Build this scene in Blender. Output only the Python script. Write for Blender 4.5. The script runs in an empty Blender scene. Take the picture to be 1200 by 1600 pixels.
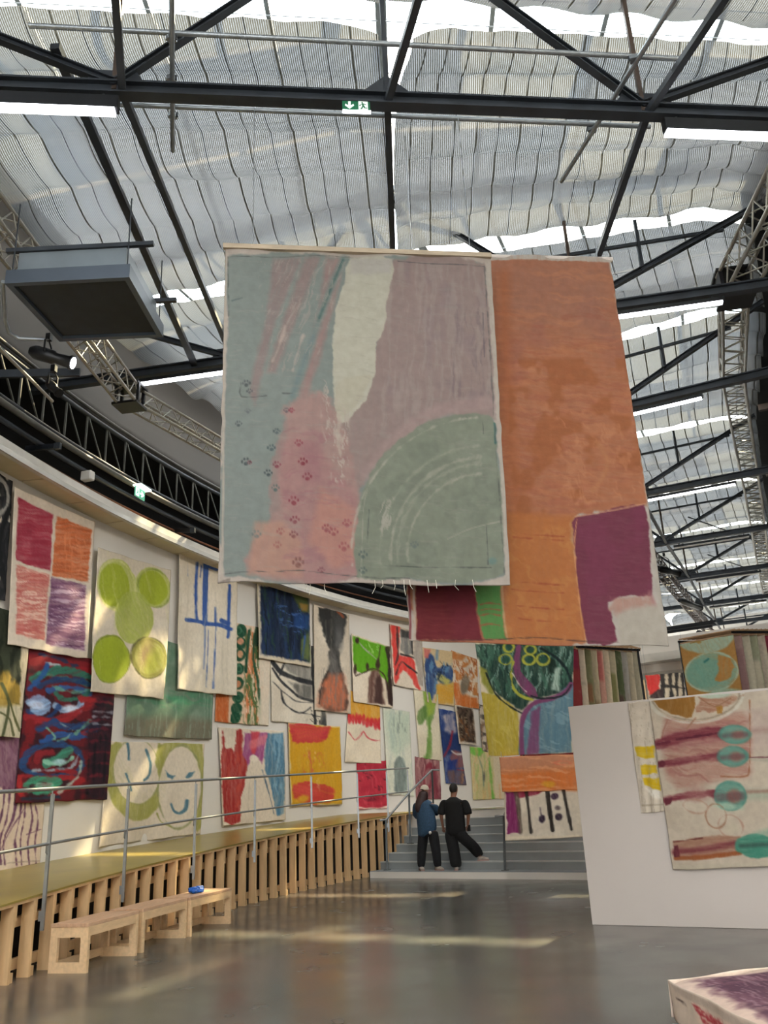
import bpy, bmesh, math, random
import numpy as np
from mathutils import Vector, Matrix

C = bpy.context.scene.collection
sc = bpy.context.scene

# ---------------------------------------------------------------- camera
FPX = 1320.0                                    # focal length in pixels of the 1200x1600 frame
PITCH = math.atan((1258 - 800) / FPX)
ROLL = -math.atan(.045)
EYE = np.array([0, 0, 1.5])
_fw = np.array([0, math.cos(PITCH), math.sin(PITCH)])
_r = np.array([1.0, 0, 0]); _u = np.cross(_r, _fw)
RT = math.cos(ROLL) * _r + math.sin(ROLL) * _u
UP = -math.sin(ROLL) * _r + math.cos(ROLL) * _u
FW = _fw
cam = bpy.data.objects.new('camera', bpy.data.cameras.new('camera')); C.objects.link(cam)
cam.data.sensor_fit = 'VERTICAL'; cam.data.sensor_height = 36
cam.data.lens = FPX / 1600 * 36
cam.data.clip_start = .05; cam.data.clip_end = 300
cam.matrix_world = Matrix(((RT[0], UP[0], -FW[0], 0), (RT[1], UP[1], -FW[1], 0), (RT[2], UP[2], -FW[2], 1.5), (0, 0, 0, 1)))
sc.camera = cam

# ---------------------------------------------------------------- light
SKY = 9.5
w = bpy.data.worlds.new('sky'); sc.world = w; w.use_nodes = True
bg = w.node_tree.nodes['Background']; bg.inputs[0].default_value = (.92, .96, 1, 1); bg.inputs[1].default_value = SKY
sun = bpy.data.objects.new('sun', bpy.data.lights.new('sun', 'SUN')); C.objects.link(sun)
sun.data.energy = 25; sun.data.color = (1, .80, .48); sun.data.angle = math.radians(1.6)
SUNDIR = Vector((-.52, -.86, -.98)).normalized()             # direction in which the light travels
sun.rotation_euler = SUNDIR.to_track_quat('-Z', 'Y').to_euler()
sc.view_settings.view_transform = 'Standard'; sc.view_settings.look = 'None'
sc.view_settings.gamma = 1; sc.view_settings.use_curve_mapping = False
sc.view_settings.exposure = -0.03
sc.cycles.max_bounces = 7; sc.cycles.diffuse_bounces = 4; sc.cycles.transparent_max_bounces = 16
sc.cycles.use_denoising = True
sc.cycles.sample_clamp_indirect = 6
sc.cycles.caustics_reflective = False; sc.cycles.caustics_refractive = False

# ---------------------------------------------------------------- geometry of the view
def ray(x, y): return FW + RT * (x - 600) / FPX - UP * (y - 800) / FPX
def atz(x, y, z):
    d = ray(x, y); return EYE + d * ((z - 1.5) / d[2])
def onplane(x, y, P, az):                       # vertical plane through P running in azimuth az
    d = ray(x, y); a = math.radians(az); n = np.array([math.cos(a), -math.sin(a)])
    t = ((np.array(P[:2]) - EYE[:2]) @ n) / (d[:2] @ n); return EYE + d * t
CX, CY, R = 29.027, 6.08, 33.043                # the hall bends round this centre; R = front of the ramp
RW = R + 2.15                                   # the white wall behind it
def cyl(a, r, z):
    a = math.radians(a); return np.array([CX - math.cos(a) * r, CY + math.sin(a) * r, z])
def oncyl(x, y, r):
    d = ray(x, y); a = d[0]**2 + d[1]**2; b = -2 * (d[0] * CX + d[1] * CY); c = CX * CX + CY * CY - r * r
    t = (-b + math.sqrt(b * b - 4 * a * c)) / (2 * a); return EYE + d * t
def ang(p): return math.degrees(math.atan2(p[1] - CY, -(p[0] - CX)))
def decktop(a): return .626 + .0232 * min(a, 30)
def rz(a, z): return z + (.020 * (max(-10, min(a, 38)) - 7) if z > 6 else 0)   # the eaves rise with the ramp

# ---------------------------------------------------------------- materials
def srgb(h):
    if not isinstance(h, str): return tuple(h)
    h = h.lstrip('#'); v = [int(h[i:i + 2], 16) / 255 for i in (0, 2, 4)]
    return tuple(((c + .055) / 1.055) ** 2.4 if c > .04045 else c / 12.92 for c in v)
def mat(name, col, rough=.6, metal=0, var=.12, scale=6, bump=0, stretch=(1, 1, 1), col2=None, emit=None, spec=None, bscale=None):
    m = bpy.data.materials.new(name); m.use_nodes = True; nt = m.node_tree; N = nt.nodes; L = nt.links
    b = N['Principled BSDF']; c = srgb(col)
    b.inputs['Roughness'].default_value = rough; b.inputs['Metallic'].default_value = metal
    if spec is not None: b.inputs['Specular IOR Level'].default_value = spec
    tc = N.new('ShaderNodeTexCoord'); mp = N.new('ShaderNodeMapping'); mp.inputs['Scale'].default_value = stretch
    L.new(tc.outputs['Object'], mp.inputs[0])
    no = N.new('ShaderNodeTexNoise'); no.inputs['Scale'].default_value = scale; no.inputs['Detail'].default_value = 5
    L.new(mp.outputs[0], no.inputs['Vector'])
    mx = N.new('ShaderNodeMix'); mx.data_type = 'RGBA'
    c2 = srgb(col2) if col2 is not None else tuple(min(1, x * (1 + var)) for x in c)
    c1 = c if col2 is not None else tuple(x * (1 - var) for x in c)
    mx.inputs[6].default_value = (*c1, 1); mx.inputs[7].default_value = (*c2, 1)
    rp = N.new('ShaderNodeMapRange'); rp.inputs[1].default_value = .35; rp.inputs[2].default_value = .65
    L.new(no.outputs[0], rp.inputs[0]); L.new(rp.outputs[0], mx.inputs[0]); L.new(mx.outputs[2], b.inputs['Base Color'])
    if bump:
        bp = N.new('ShaderNodeBump'); bp.inputs['Strength'].default_value = bump; bp.inputs['Distance'].default_value = .01
        n2 = N.new('ShaderNodeTexNoise'); n2.inputs['Scale'].default_value = bscale or scale * 4
        L.new(mp.outputs[0], n2.inputs['Vector']); L.new(n2.outputs[0], bp.inputs['Height']); L.new(bp.outputs[0], b.inputs['Normal'])
    if emit:
        b.inputs['Emission Color'].default_value = (*srgb(emit[0]), 1); b.inputs['Emission Strength'].default_value = emit[1]
    return m
M = {}
M['wall'] = mat('white_wall_paint', '#dcd6cd', .75, var=.02, scale=1.2, bump=.05)
M['panelwall'] = mat('partition_paint', '#c0b6af', .75, var=.02, scale=1, bump=.04)
M['soffit'] = mat('soffit_panel', '#cbbda0', .7, var=.03)
M['fascia'] = mat('fascia_paint', '#c9c4bb', .5, var=.04)
M['fasciabright'] = mat('fascia_lit_tone', '#cfcbc4', .25, .35, var=.03)
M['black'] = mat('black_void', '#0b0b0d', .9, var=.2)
M['cove'] = mat('grey_cove_plaster', '#46413c', .8, var=.04, scale=.6)
M['steel'] = mat('dark_painted_steel', '#2c3138', .45, .2, var=.25, scale=3)
M['brownsteel'] = mat('brown_primed_steel', '#4a3c33', .5, .2, var=.3, scale=3)
M['galv'] = mat('galvanised_tube', '#8f9498', .38, .7, var=.12, scale=8)
M['alu'] = mat('aluminium_truss_tube', '#a09c92', .35, .6, var=.1, scale=10)
M['rail'] = mat('satin_steel_rail', '#8b8d8d', .35, .6, var=.06, scale=10)
M['darkrail'] = mat('grey_rail_post', '#4b4f50', .45, .4, var=.1)
M['acbody'] = mat('grey_sheet_metal', '#747d84', .4, .3, var=.1, scale=2)
M['acrim'] = mat('blue_grey_rim', '#4a535e', .4, .3, var=.06, scale=2)
M['acslat'] = mat('dark_louvre', '#20242d', .4, .3, var=.15)
M['blackmetal'] = mat('black_fixture', '#111216', .4, .3, var=.2, scale=12)
M['whiteplastic'] = mat('white_plastic', '#c9c5bf', .5, var=.05)
M['lamp'] = mat('tube_diffuser', '#ffffff', .5, var=0, emit=('#f4f6ff', 7))
M['spotlens'] = mat('spot_lens', '#ffffff', .3, var=0, emit=('#f2f4ff', 9))
M['green'] = mat('exit_green', '#0f5c3c', .4, var=.05, emit=('#0f6a45', .25))
M['exitwhite'] = mat('exit_white', '#dfe8e2', .4, var=.02, emit=('#e6f2ea', .45))
M['greenlit'] = mat('lit_exit_green', '#3f8a6c', .4, var=.05, emit=('#5aa88a', .8))
M['litwhite'] = mat('lit_exit_white', '#dff5ea', .4, var=.02, emit=('#dcfaea', 2.2))
M['wood'] = mat('pine_framing', '#d3ae80', .6, var=.08, scale=5, stretch=(3, 3, .5), bump=.1)
M['benchwood'] = mat('bench_wood', '#dfbd93', .5, var=.08, scale=4, stretch=(6, .6, 6), bump=.1)
M['benchtop'] = mat('bench_top_wood', '#c9a384', .38, var=.1, scale=4, stretch=(9, .6, 6), bump=.1)
M['batten'] = mat('pale_wood_batten', '#a59580', .6, var=.12, scale=4, stretch=(.7, 5, 5), bump=.08)
M['deck'] = mat('olive_yellow_deck', '#8f7d38', .3, var=.1, scale=1.6, bump=.03)
M['step'] = mat('grey_step', '#8b9091', .55, var=.08, scale=2, bump=.05)
M['stepedge'] = mat('step_nosing', '#b4b5b3', .5, var=.06)
M['shadebacking'] = mat('shadow_backing', '#1e1712', .9, var=.2)
M['rackwood'] = mat('rack_slat', '#b28d68', .6, var=.12)
M['thread'] = mat('cotton_thread', '#d8d2c4', .8, var=.05)
M['string'] = mat('blind_cord', '#4a4c48', .7, var=.1)
M['orangepipe'] = mat('rusty_orange_pipe', '#6e4227', .55, .2, var=.2)
M['redstrap'] = mat('red_strap', '#8a2430', .7, var=.1)

def glass_mat():
    m = bpy.data.materials.new('roof_glass'); m.use_nodes = True; nt = m.node_tree; N = nt.nodes; L = nt.links; N.clear()
    o = N.new('ShaderNodeOutputMaterial'); mx = N.new('ShaderNodeMixShader'); t = N.new('ShaderNodeBsdfTransparent'); g = N.new('ShaderNodeBsdfGlossy')
    no = N.new('ShaderNodeTexNoise'); no.inputs['Scale'].default_value = 1.5
    mr = N.new('ShaderNodeMapRange'); mr.inputs[3].default_value = .03; mr.inputs[4].default_value = .09
    L.new(no.outputs[0], mr.inputs[0]); L.new(mr.outputs[0], mx.inputs[0])
    t.inputs[0].default_value = (.93, .96, .96, 1); g.inputs['Roughness'].default_value = .05
    L.new(t.outputs[0], mx.inputs[1]); L.new(g.outputs[0], mx.inputs[2]); L.new(mx.outputs[0], o.inputs[0]); return m
M['glass'] = glass_mat()
def sunscreen_mat():                                # added milky panes that keep most direct sun off the blinds
    m = bpy.data.materials.new('sun_diffusing_pane'); m.use_nodes = True; nt = m.node_tree; N = nt.nodes; L = nt.links; N.clear()
    o = N.new('ShaderNodeOutputMaterial'); t = N.new('ShaderNodeBsdfTranslucent'); tr = N.new('ShaderNodeBsdfTransparent'); mx = N.new('ShaderNodeMixShader'); no = N.new('ShaderNodeTexNoise'); no.inputs['Scale'].default_value = 3
    mr = N.new('ShaderNodeMapRange'); mr.inputs[3].default_value = .02; mr.inputs[4].default_value = .22; L.new(no.outputs[0], mr.inputs[0]); L.new(mr.outputs[0], mx.inputs[0]); t.inputs[0].default_value = (.82, .85, .88, 1)
    L.new(t.outputs[0], mx.inputs[1]); L.new(tr.outputs[0], mx.inputs[2]); L.new(mx.outputs[0], o.inputs[0]); return m
M['sunscreen'] = sunscreen_mat()

def blind_mat():                                # woven aluminised strips: UV.x runs across the strips in metres, UV.y along them
    m = bpy.data.materials.new('striped_shade_cloth'); m.use_nodes = True; nt = m.node_tree; N = nt.nodes; L = nt.links; N.clear()
    o = N.new('ShaderNodeOutputMaterial'); uv = N.new('ShaderNodeUVMap'); sx = N.new('ShaderNodeSeparateXYZ'); L.new(uv.outputs[0], sx.inputs[0])
    def math_(op, a, b=None, c=None):
        n = N.new('ShaderNodeMath'); n.operation = op
        for i, v in enumerate((a, b, c)):
            if v is None: continue
            if isinstance(v, (int, float)): n.inputs[i].default_value = v
            else: L.new(v, n.inputs[i])
        return n.outputs[0]
    nz = N.new('ShaderNodeTexNoise'); nz.inputs['Scale'].default_value = 1.3; nz.inputs['Detail'].default_value = 3; L.new(uv.outputs[0], nz.inputs['Vector'])
    x = math_('MULTIPLY_ADD', nz.outputs[0], .006, sx.outputs[0])
    fr = math_('FRACT', math_('MULTIPLY', x, 1 / .0258))
    gap = math_('LESS_THAN', math_('ABSOLUTE', math_('SUBTRACT', fr, .5)), .155)            # the open, brighter slit
    strip = N.new('ShaderNodeMixShader'); d = N.new('ShaderNodeBsdfDiffuse'); t = N.new('ShaderNodeBsdfTranslucent'); strip.inputs[0].default_value = .5
    mc = N.new('ShaderNodeMix'); mc.data_type = 'RGBA'; mc.inputs[6].default_value = (.042, .043, .042, 1); mc.inputs[7].default_value = (.063, .061, .054, 1)
    L.new(nz.outputs[0], mc.inputs[0]); L.new(mc.outputs[2], t.inputs[0]); d.inputs[0].default_value = (.20, .20, .185, 1)
    L.new(d.outputs[0], strip.inputs[1]); L.new(t.outputs[0], strip.inputs[2])
    slit = N.new('ShaderNodeMixShader'); t2 = N.new('ShaderNodeBsdfTranslucent'); t2.inputs[0].default_value = (.062, .067, .077, 1)
    tr = N.new('ShaderNodeBsdfTransparent'); tr.inputs[0].default_value = (.90, .96, 1, 1); slit.inputs[0].default_value = .035
    L.new(t2.outputs[0], slit.inputs[1]); L.new(tr.outputs[0], slit.inputs[2])
    mx = N.new('ShaderNodeMixShader'); L.new(gap, mx.inputs[0]); L.new(strip.outputs[0], mx.inputs[1]); L.new(slit.outputs[0], mx.inputs[2])
    L.new(mx.outputs[0], o.inputs[0]); return m
M['blind'] = blind_mat()

def floor_mat():
    m = bpy.data.materials.new('polished_concrete'); m.use_nodes = True; nt = m.node_tree; N = nt.nodes; L = nt.links
    b = N['Principled BSDF']; tc = N.new('ShaderNodeTexCoord')
    def noise(s, det=5, st=(1, 1, 1), dist=0):
        mp = N.new('ShaderNodeMapping'); mp.inputs['Scale'].default_value = st; L.new(tc.outputs['Object'], mp.inputs[0])
        n = N.new('ShaderNodeTexNoise'); n.inputs['Scale'].default_value = s; n.inputs['Detail'].default_value = det; n.inputs['Distortion'].default_value = dist
        L.new(mp.outputs[0], n.inputs['Vector']); return n.outputs[0]
    def ramp(v, a, c1, c2, b_=None):
        r = N.new('ShaderNodeValToRGB'); r.color_ramp.elements[0].position = a; r.color_ramp.elements[1].position = b_
        r.color_ramp.elements[0].color = (*c1, 1); r.color_ramp.elements[1].color = (*c2, 1); L.new(v, r.inputs[0]); return r.outputs[0]
    def mix(f, a, c, mode='MIX', k=None):
        x = N.new('ShaderNodeMix'); x.data_type = 'RGBA'; x.blend_type = mode
        if isinstance(f, float): x.inputs[0].default_value = f
        else: L.new(f, x.inputs[0])
        for i, v in ((6, a), (7, c)):
            if isinstance(v, tuple): x.inputs[i].default_value = (*v, 1)
            else: L.new(v, x.inputs[i])
        return x.outputs[2]
    base = ramp(noise(.55, 4), .15, (.055, .058, .051), (.128, .129, .114), .85)
    cloud = ramp(noise(7, 4, (1, 1, 1)), .15, (.84, .84, .84), (1.15, 1.15, 1.14), .85)
    base = mix(1.0, base, cloud, 'MULTIPLY')
    red = ramp(noise(.4, 1), .45, (0, 0, 0), (.8, .8, .8), .85)
    base = mix(red, base, (.15, .10, .085))
    # hairline saw joints and cracks
    vo = N.new('ShaderNodeTexBrick'); vo.offset = 0; vo.inputs['Scale'].default_value = 1; vo.inputs['Brick Width'].default_value = 3.4; vo.inputs['Row Height'].default_value = 3.4; vo.inputs['Mortar Size'].default_value = .005; vo.inputs['Mortar Smooth'].default_value = .3
    mpj = N.new('ShaderNodeMapping'); mpj.inputs['Rotation'].default_value = (0, 0, .42); mpj.inputs['Location'].default_value = (.9, .5, 0); L.new(tc.outputs['Object'], mpj.inputs[0]); L.new(mpj.outputs[0], vo.inputs['Vector'])
    cr = ramp(vo.outputs['Fac'], .0, (1, 1, 1), (.66, .66, .66), 1)
    base = mix(1.0, base, cr, 'MULTIPLY')
    L.new(base, b.inputs['Base Color'])
    rg = N.new('ShaderNodeMapRange'); rg.inputs[1].default_value = .15; rg.inputs[2].default_value = .85; rg.inputs[3].default_value = .17; rg.inputs[4].default_value = .31
    L.new(noise(1.3, 3), rg.inputs[0]); L.new(rg.outputs[0], b.inputs['Roughness'])
    b.inputs['Specular IOR Level'].default_value = .62
    bp = N.new('ShaderNodeBump'); bp.inputs['Strength'].default_value = .012; bp.inputs['Distance'].default_value = .01; L.new(noise(1.2, 0), bp.inputs['Height']); L.new(bp.outputs[0], b.inputs['Normal'])
    return m
M['floor'] = floor_mat()

def paint_mat(name='painted_cotton_canvas', rough=.85):
    m = bpy.data.materials.new(name); m.use_nodes = True; nt = m.node_tree; N = nt.nodes; L = nt.links
    b = N['Principled BSDF']; b.inputs['Roughness'].default_value = rough; b.inputs['Specular IOR Level'].default_value = .2
    at = N.new('ShaderNodeVertexColor'); at.layer_name = 'paint'
    tc = N.new('ShaderNodeTexCoord')
    n1 = N.new('ShaderNodeTexNoise'); n1.inputs['Scale'].default_value = 14; n1.inputs['Detail'].default_value = 8; L.new(tc.outputs['Object'], n1.inputs['Vector'])
    mr = N.new('ShaderNodeMapRange'); mr.inputs[1].default_value = .3; mr.inputs[2].default_value = .7; mr.inputs[3].default_value = .93; mr.inputs[4].default_value = 1.07; L.new(n1.outputs[0], mr.inputs[0])
    mx = N.new('ShaderNodeMix'); mx.data_type = 'RGBA'; mx.blend_type = 'MULTIPLY'; mx.inputs[0].default_value = 1
    L.new(at.outputs[0], mx.inputs[6]); L.new(mr.outputs[0], mx.inputs[7]); L.new(mx.outputs[2], b.inputs['Base Color'])
    n2 = N.new('ShaderNodeTexNoise'); n2.inputs['Scale'].default_value = 60; n2.inputs['Detail'].default_value = 6; L.new(tc.outputs['Object'], n2.inputs['Vector'])
    bp = N.new('ShaderNodeBump'); bp.inputs['Strength'].default_value = .25; bp.inputs['Distance'].default_value = .004; L.new(n2.outputs[0], bp.inputs['Height']); L.new(bp.outputs[0], b.inputs['Normal'])
    return m
M['canvas'] = paint_mat()

# ---------------------------------------------------------------- object helpers
def tag(o, label=None, cat=None, group=None, kind=None):
    if label: o['label'] = label
    if cat: o['category'] = cat
    if group: o['group'] = group
    if kind: o['kind'] = kind
    return o
def empty(name, loc, label, cat, group=None):
    o = bpy.data.objects.new(name, None); C.objects.link(o); o.location = tuple(float(v) for v in loc); o.empty_display_size = .1
    return tag(o, label, cat, group)
def wloc(o):
    v = Vector((0, 0, 0))
    while o is not None: v = v + o.location; o = o.parent
    return v
def vec(p): return Vector((float(p[0]), float(p[1]), float(p[2])))
class MB:                                       # collects shapes in world space and links them as ONE mesh object
    def __init__(s): s.v = []; s.f = []; s.sm = []
    def add(s, vs, fs, smooth=False):
        n = len(s.v); s.v += [tuple(map(float, v)) for v in vs]; s.f += [tuple(n + i for i in f) for f in fs]; s.sm += [smooth] * len(fs); return s
    def hexa(s, b, t):                          # b, t: four bottom and four top corners in order
        return s.add(list(b) + list(t), [(3, 2, 1, 0), (4, 5, 6, 7), (0, 1, 5, 4), (1, 2, 6, 5), (2, 3, 7, 6), (3, 0, 4, 7)])
    def box(s, c, size, az=0):                  # az: clockwise azimuth of the local y axis, degrees
        a = math.radians(az); ex = np.array([math.cos(a), -math.sin(a), 0]); ey = np.array([math.sin(a), math.cos(a), 0]); ez = np.array([0, 0, 1.])
        c = np.array(c, float); x, y, z = size[0] / 2, size[1] / 2, size[2] / 2
        q = [(-x, -y), (x, -y), (x, y), (-x, y)]
        return s.hexa([c + ex * i + ey * j - ez * z for i, j in q], [c + ex * i + ey * j + ez * z for i, j in q])
    def bar(s, p, q, w_, h, up=(0, 0, 1)):      # rectangular bar, w_ across, h along up
        p = np.array(p, float); q = np.array(q, float); d = q - p; d /= np.linalg.norm(d)
        x = np.cross(d, up); 
        if np.linalg.norm(x) < 1e-4: x = np.cross(d, (1, 0, 0))
        x /= np.linalg.norm(x); y = np.cross(x, d)
        k = [(-w_ / 2, -h / 2), (w_ / 2, -h / 2), (w_ / 2, h / 2), (-w_ / 2, h / 2)]
        return s.hexa([p + x * i + y * j for i, j in k], [q + x * i + y * j for i, j in k])
    def ibeam(s, p, q, w_, h, t=.02):
        p = np.array(p, float); q = np.array(q, float); z = np.array([0, 0, h / 2 - t / 2])
        s.bar(p + z, q + z, w_, t); s.bar(p - z, q - z, w_, t); s.bar(p, q, t * 1.2, h - 2 * t); return s
    def tube(s, pts, r, n=8, cap=True):
        pts = [np.array(p, float) for p in pts]; rings = []; base = len(s.v); prev = None
        for i, p in enumerate(pts):
            d = (pts[min(i + 1, len(pts) - 1)] - pts[max(i - 1, 0)]); d /= np.linalg.norm(d)
            ref = np.array([0, 0, 1.]) if abs(d[2]) < .9 else np.array([1., 0, 0])
            x = np.cross(d, ref) if prev is None else prev - d * (prev @ d)
            x /= np.linalg.norm(x); prev = x; y = np.cross(d, x)
            rr = r[i] if isinstance(r, (list, tuple)) else r
            rings.append([p + (x * math.cos(k * 2 * math.pi / n) + y * math.sin(k * 2 * math.pi / n)) * rr for k in range(n)])
        vs = [v for g in rings for v in g]; fs = []
        for i in range(len(pts) - 1):
            for k in range(n):
                a = i * n + k; b = i * n + (k + 1) % n; fs.append((a, b, b + n, a + n))
        s.add(vs, fs, True)
        if cap: s.add(rings[0], [tuple(range(n))[::-1]]); s.add(rings[-1], [tuple(range(n))])
        return s
    def prism(s, poly, z0, z1):
        n = len(poly); vs = [(x, y, z0) for x, y in poly] + [(x, y, z1) for x, y in poly]
        return s.add(vs, [tuple(range(n))[::-1], tuple(range(n, 2 * n))] + [(i, (i + 1) % n, n + (i + 1) % n, n + i) for i in range(n)])
    def mesh(s, name, m, org):
        me = bpy.data.meshes.new(name); me.from_pydata([(a - org[0], b - org[1], c - org[2]) for a, b, c in s.v], [], s.f)
        me.polygons.foreach_set('use_smooth', s.sm)
        me.materials.append(m); me.update(); return me
    def build(s, name, m, parent=None, loc=None, label=None):
        if parent is not None: org = wloc(parent); ol = Vector((0, 0, 0))
        else:
            org = vec(loc) if loc is not None else Vector((0, 0, 0)); ol = org
        o = bpy.data.objects.new(name, s.mesh(name, M[m] if isinstance(m, str) else m, org)); C.objects.link(o)
        o.parent = parent; o.location = ol
        if label: o['label'] = label
        return o
def struct(name, mb, m, loc=None):
    o = mb.build(name, m, None, loc); o['kind'] = 'structure'; return o
def bevel(o, w_=.004, seg=2):
    b = o.modifiers.new('bevel', 'BEVEL'); b.width = w_; b.segments = seg; b.limit_method = 'ANGLE'; return o

# ================================================================ THE SETTING
# nave frames: ridge point and direction (azimuth of the chord, left to right)
TR = {-2: ((6.0, -6.6), 44), -1: ((3.4, -2.6), 54), 0: ((1.35, 2.1), 68), 1: ((.22, 6.69), 83.8), 2: ((.3, 11.25), 100.6), 3: ((1.9, 15.35), 117),
      4: ((3.62, 20.05), 116), 5: ((5.5, 24.2), 114.5), 6: ((7.5, 28.35), 114.5), 7: ((9.5, 32.75), 114.5), 8: ((11.5, 36.9), 114.5), 9: ((13.5, 41.2), 114.5), 10: ((15.5, 45.5), 114.5)}
ZC = 8.2
def frame(k):
    P, az = TR[k]; a = math.radians(az); return np.array(P), np.array([math.sin(a), math.cos(a)]), np.array([-math.cos(a), math.sin(a)])
def fp(k, lat, lon=0.0, z=0.0):                 # point at lateral lat, lon further along the nave
    P, d, n = frame(k); q = P + d * lat + n * lon; return np.array([q[0], q[1], z])

# floor
f = MB(); f.prism([(-40, -14), (30, -14), (30, 60), (-40, 60)], -.3, 0); struct('floor', f, 'floor')

# curved white wall on the left with its joints, soffit and fascia
A0, A1 = -22, 46
def ringwall(r0, r1, z0, z1, a0=A0, a1=A1, step=1.0):
    m = MB(); n = max(2, int((a1 - a0) / step)); 
    for i in range(n):
        a, b = a0 + (a1 - a0) * i / n, a0 + (a1 - a0) * (i + 1) / n
        m.hexa([cyl(a, r0, rz(a, z0)), cyl(b, r0, rz(b, z0)), cyl(b, r1, rz(b, z0)), cyl(a, r1, rz(a, z0))], [cyl(a, r0, rz(a, z1)), cyl(b, r0, rz(b, z1)), cyl(b, r1, rz(b, z1)), cyl(a, r1, rz(a, z1))])
    return m
struct('wall_left', ringwall(RW, RW + .2, 0, 6.62), 'wall')
fas = struct('trim_1', ringwall(RW - .5, RW - .42, 6.42, 6.63), 'fascia')
ringwall(RW - .53, RW - .5, 6.41, 6.49).build('fascia_bright_edge', 'fasciabright', fas)  # lower edge coloured brighter, standing for the strip that catches light
ringwall(RW - .42, RW - .35, 6.56, 6.63).build('fascia_return', 'fascia', fas)
sof = struct('ceiling_soffit', MB().add(*(lambda m: (m.v, m.f))(ringwall(RW - .42, RW + .02, 6.50, 6.53))), 'soffit')
a = 2.0
while a < 40:                                   # plywood panels of the soffit with open joints
    ringwall(RW - .41, RW - .005, 6.44, 6.50, a + .03, a + 1.97, 1).build('panel', 'soffit', sof); a += 2.0
# dark void above it
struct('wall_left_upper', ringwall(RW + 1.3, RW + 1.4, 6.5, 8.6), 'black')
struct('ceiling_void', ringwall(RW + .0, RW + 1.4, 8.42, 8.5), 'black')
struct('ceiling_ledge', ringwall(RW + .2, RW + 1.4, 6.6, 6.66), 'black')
# grey coved plaster between the void and the glass roof
m = MB(); prof = [(0, 8.36), (0, 8.6), (-.03, 9.0), (-.14, 9.4), (-.32, 9.75), (-.62, 10.05), (-.9, 10.2)]
n = 88
vs = []; fs = []
for i in range(n + 1):
    a = A0 + (A1 - A0) * i / n
    for dr, z in prof: vs.append(cyl(a, RW + dr, rz(a, z)))
    for dr, z in prof: vs.append(cyl(a, RW + dr + .12, rz(a, z + .05)))
K = len(prof)
for i in range(n):
    b = i * 2 * K; c = b + 2 * K
    for j in range(K - 1):
        fs.append((b + j, b + j + 1, c + j + 1, c + j)); fs.append((b + K + j, c + K + j, c + K + j + 1, b + K + j + 1))
    fs.append((b, c, c + K, b + K))
m.add(vs, fs, True); struct('ceiling_cove', m, 'cove')

# right side of the nave: solid roof strip and dark upper wall
def lateral_strip(l0, l1, z0, z1, k0=-2, k1=10, lon=.3):
    m = MB()
    for k in range(k0, k1):
        m.hexa([fp(k, l0, lon, z0), fp(k + 1, l0, lon, z0), fp(k + 1, l1, lon, z0), fp(k, l1, lon, z0)], [fp(k, l0, lon, z1), fp(k + 1, l0, lon, z1), fp(k + 1, l1, lon, z1), fp(k, l1, lon, z1)])
    return m
M['nightblue'] = mat('dark_roof_lining', '#14161b', .8, var=.25)
struct('ceiling_right', lateral_strip(5.35, 9.2, 9.95, 10.1), 'nightblue')
struct('wall_right_upper', lateral_strip(8.8, 9.0, 6.4, 10.0), 'nightblue')
struct('wall_right', lateral_strip(8.8, 9.0, 0, 6.4), 'wall')
# wall behind the viewer and at the far end
def endwall(k, lon, z0, z1, l0=-9, l1=9.2, t=.2):
    m = MB(); m.hexa([fp(k, l0, lon, z0), fp(k, l1, lon, z0), fp(k, l1, lon + t, z0), fp(k, l0, lon + t, z0)], [fp(k, l0, lon, z1), fp(k, l1, lon, z1), fp(k, l1, lon + t, z1), fp(k, l0, lon + t, z1)]); return m
struct('wall_near', endwall(-2, -.6, 0, 10.3), 'wall')

# glazed roof: panes with bars above the blinds
ZR, ZE = 10.95, 10.25
def roofz(lat): return ZR - (ZR - ZE) * min(1, abs(lat) / 5.6)
rf = MB()
for k in range(-2, 10): rf.bar(fp(k, 0, 0, ZR + .05), fp(k + 1, 0, 0, ZR + .05), .14, .16)
roof = struct('window_1', rf, 'galv')
LATS = [-5.6, -4.2, -2.8, -1.4, 0, 1.4, 2.8, 4.2, 5.6]
prs = random.Random(12)
for k in range(-2, 10):
    for i in range(8):
        l0, l1 = LATS[i] + .04, LATS[i + 1] - .04
        for (s0, s1) in ((0, .36), (.36, .68), (.68, 1)):
            def pt(l, s, dz): 
                p = fp(k, l, .05, 0) * (1 - s) + fp(k + 1, l, -.05, 0) * s; p[2] = roofz(l) + dz; return p
            e = .008
            MB().hexa([pt(l0, s0 + e, 0), pt(l1, s0 + e, 0), pt(l1, s1 - e, 0), pt(l0, s1 - e, 0)], [pt(l0, s0 + e, .012), pt(l1, s0 + e, .012), pt(l1, s1 - e, .012), pt(l0, s1 - e, .012)]).build('pane', 'sunscreen' if s0 > .1 and prs.random() < .70 else 'glass', roof)
for k in range(-2, 10):
    for l in LATS:
        if l == 0: continue
        MB().bar(fp(k, l, 0, roofz(l)), fp(k + 1, l, 0, roofz(l)), .06, .09).build('glazing_bar', 'galv', roof)
for k in range(-2, 11):
    for s in (-1, 1): MB().bar(fp(k, 0, 0, ZR), fp(k, 5.7 * s, 0, ZE), .07, .1).build('cross_bar', 'galv', roof)

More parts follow.
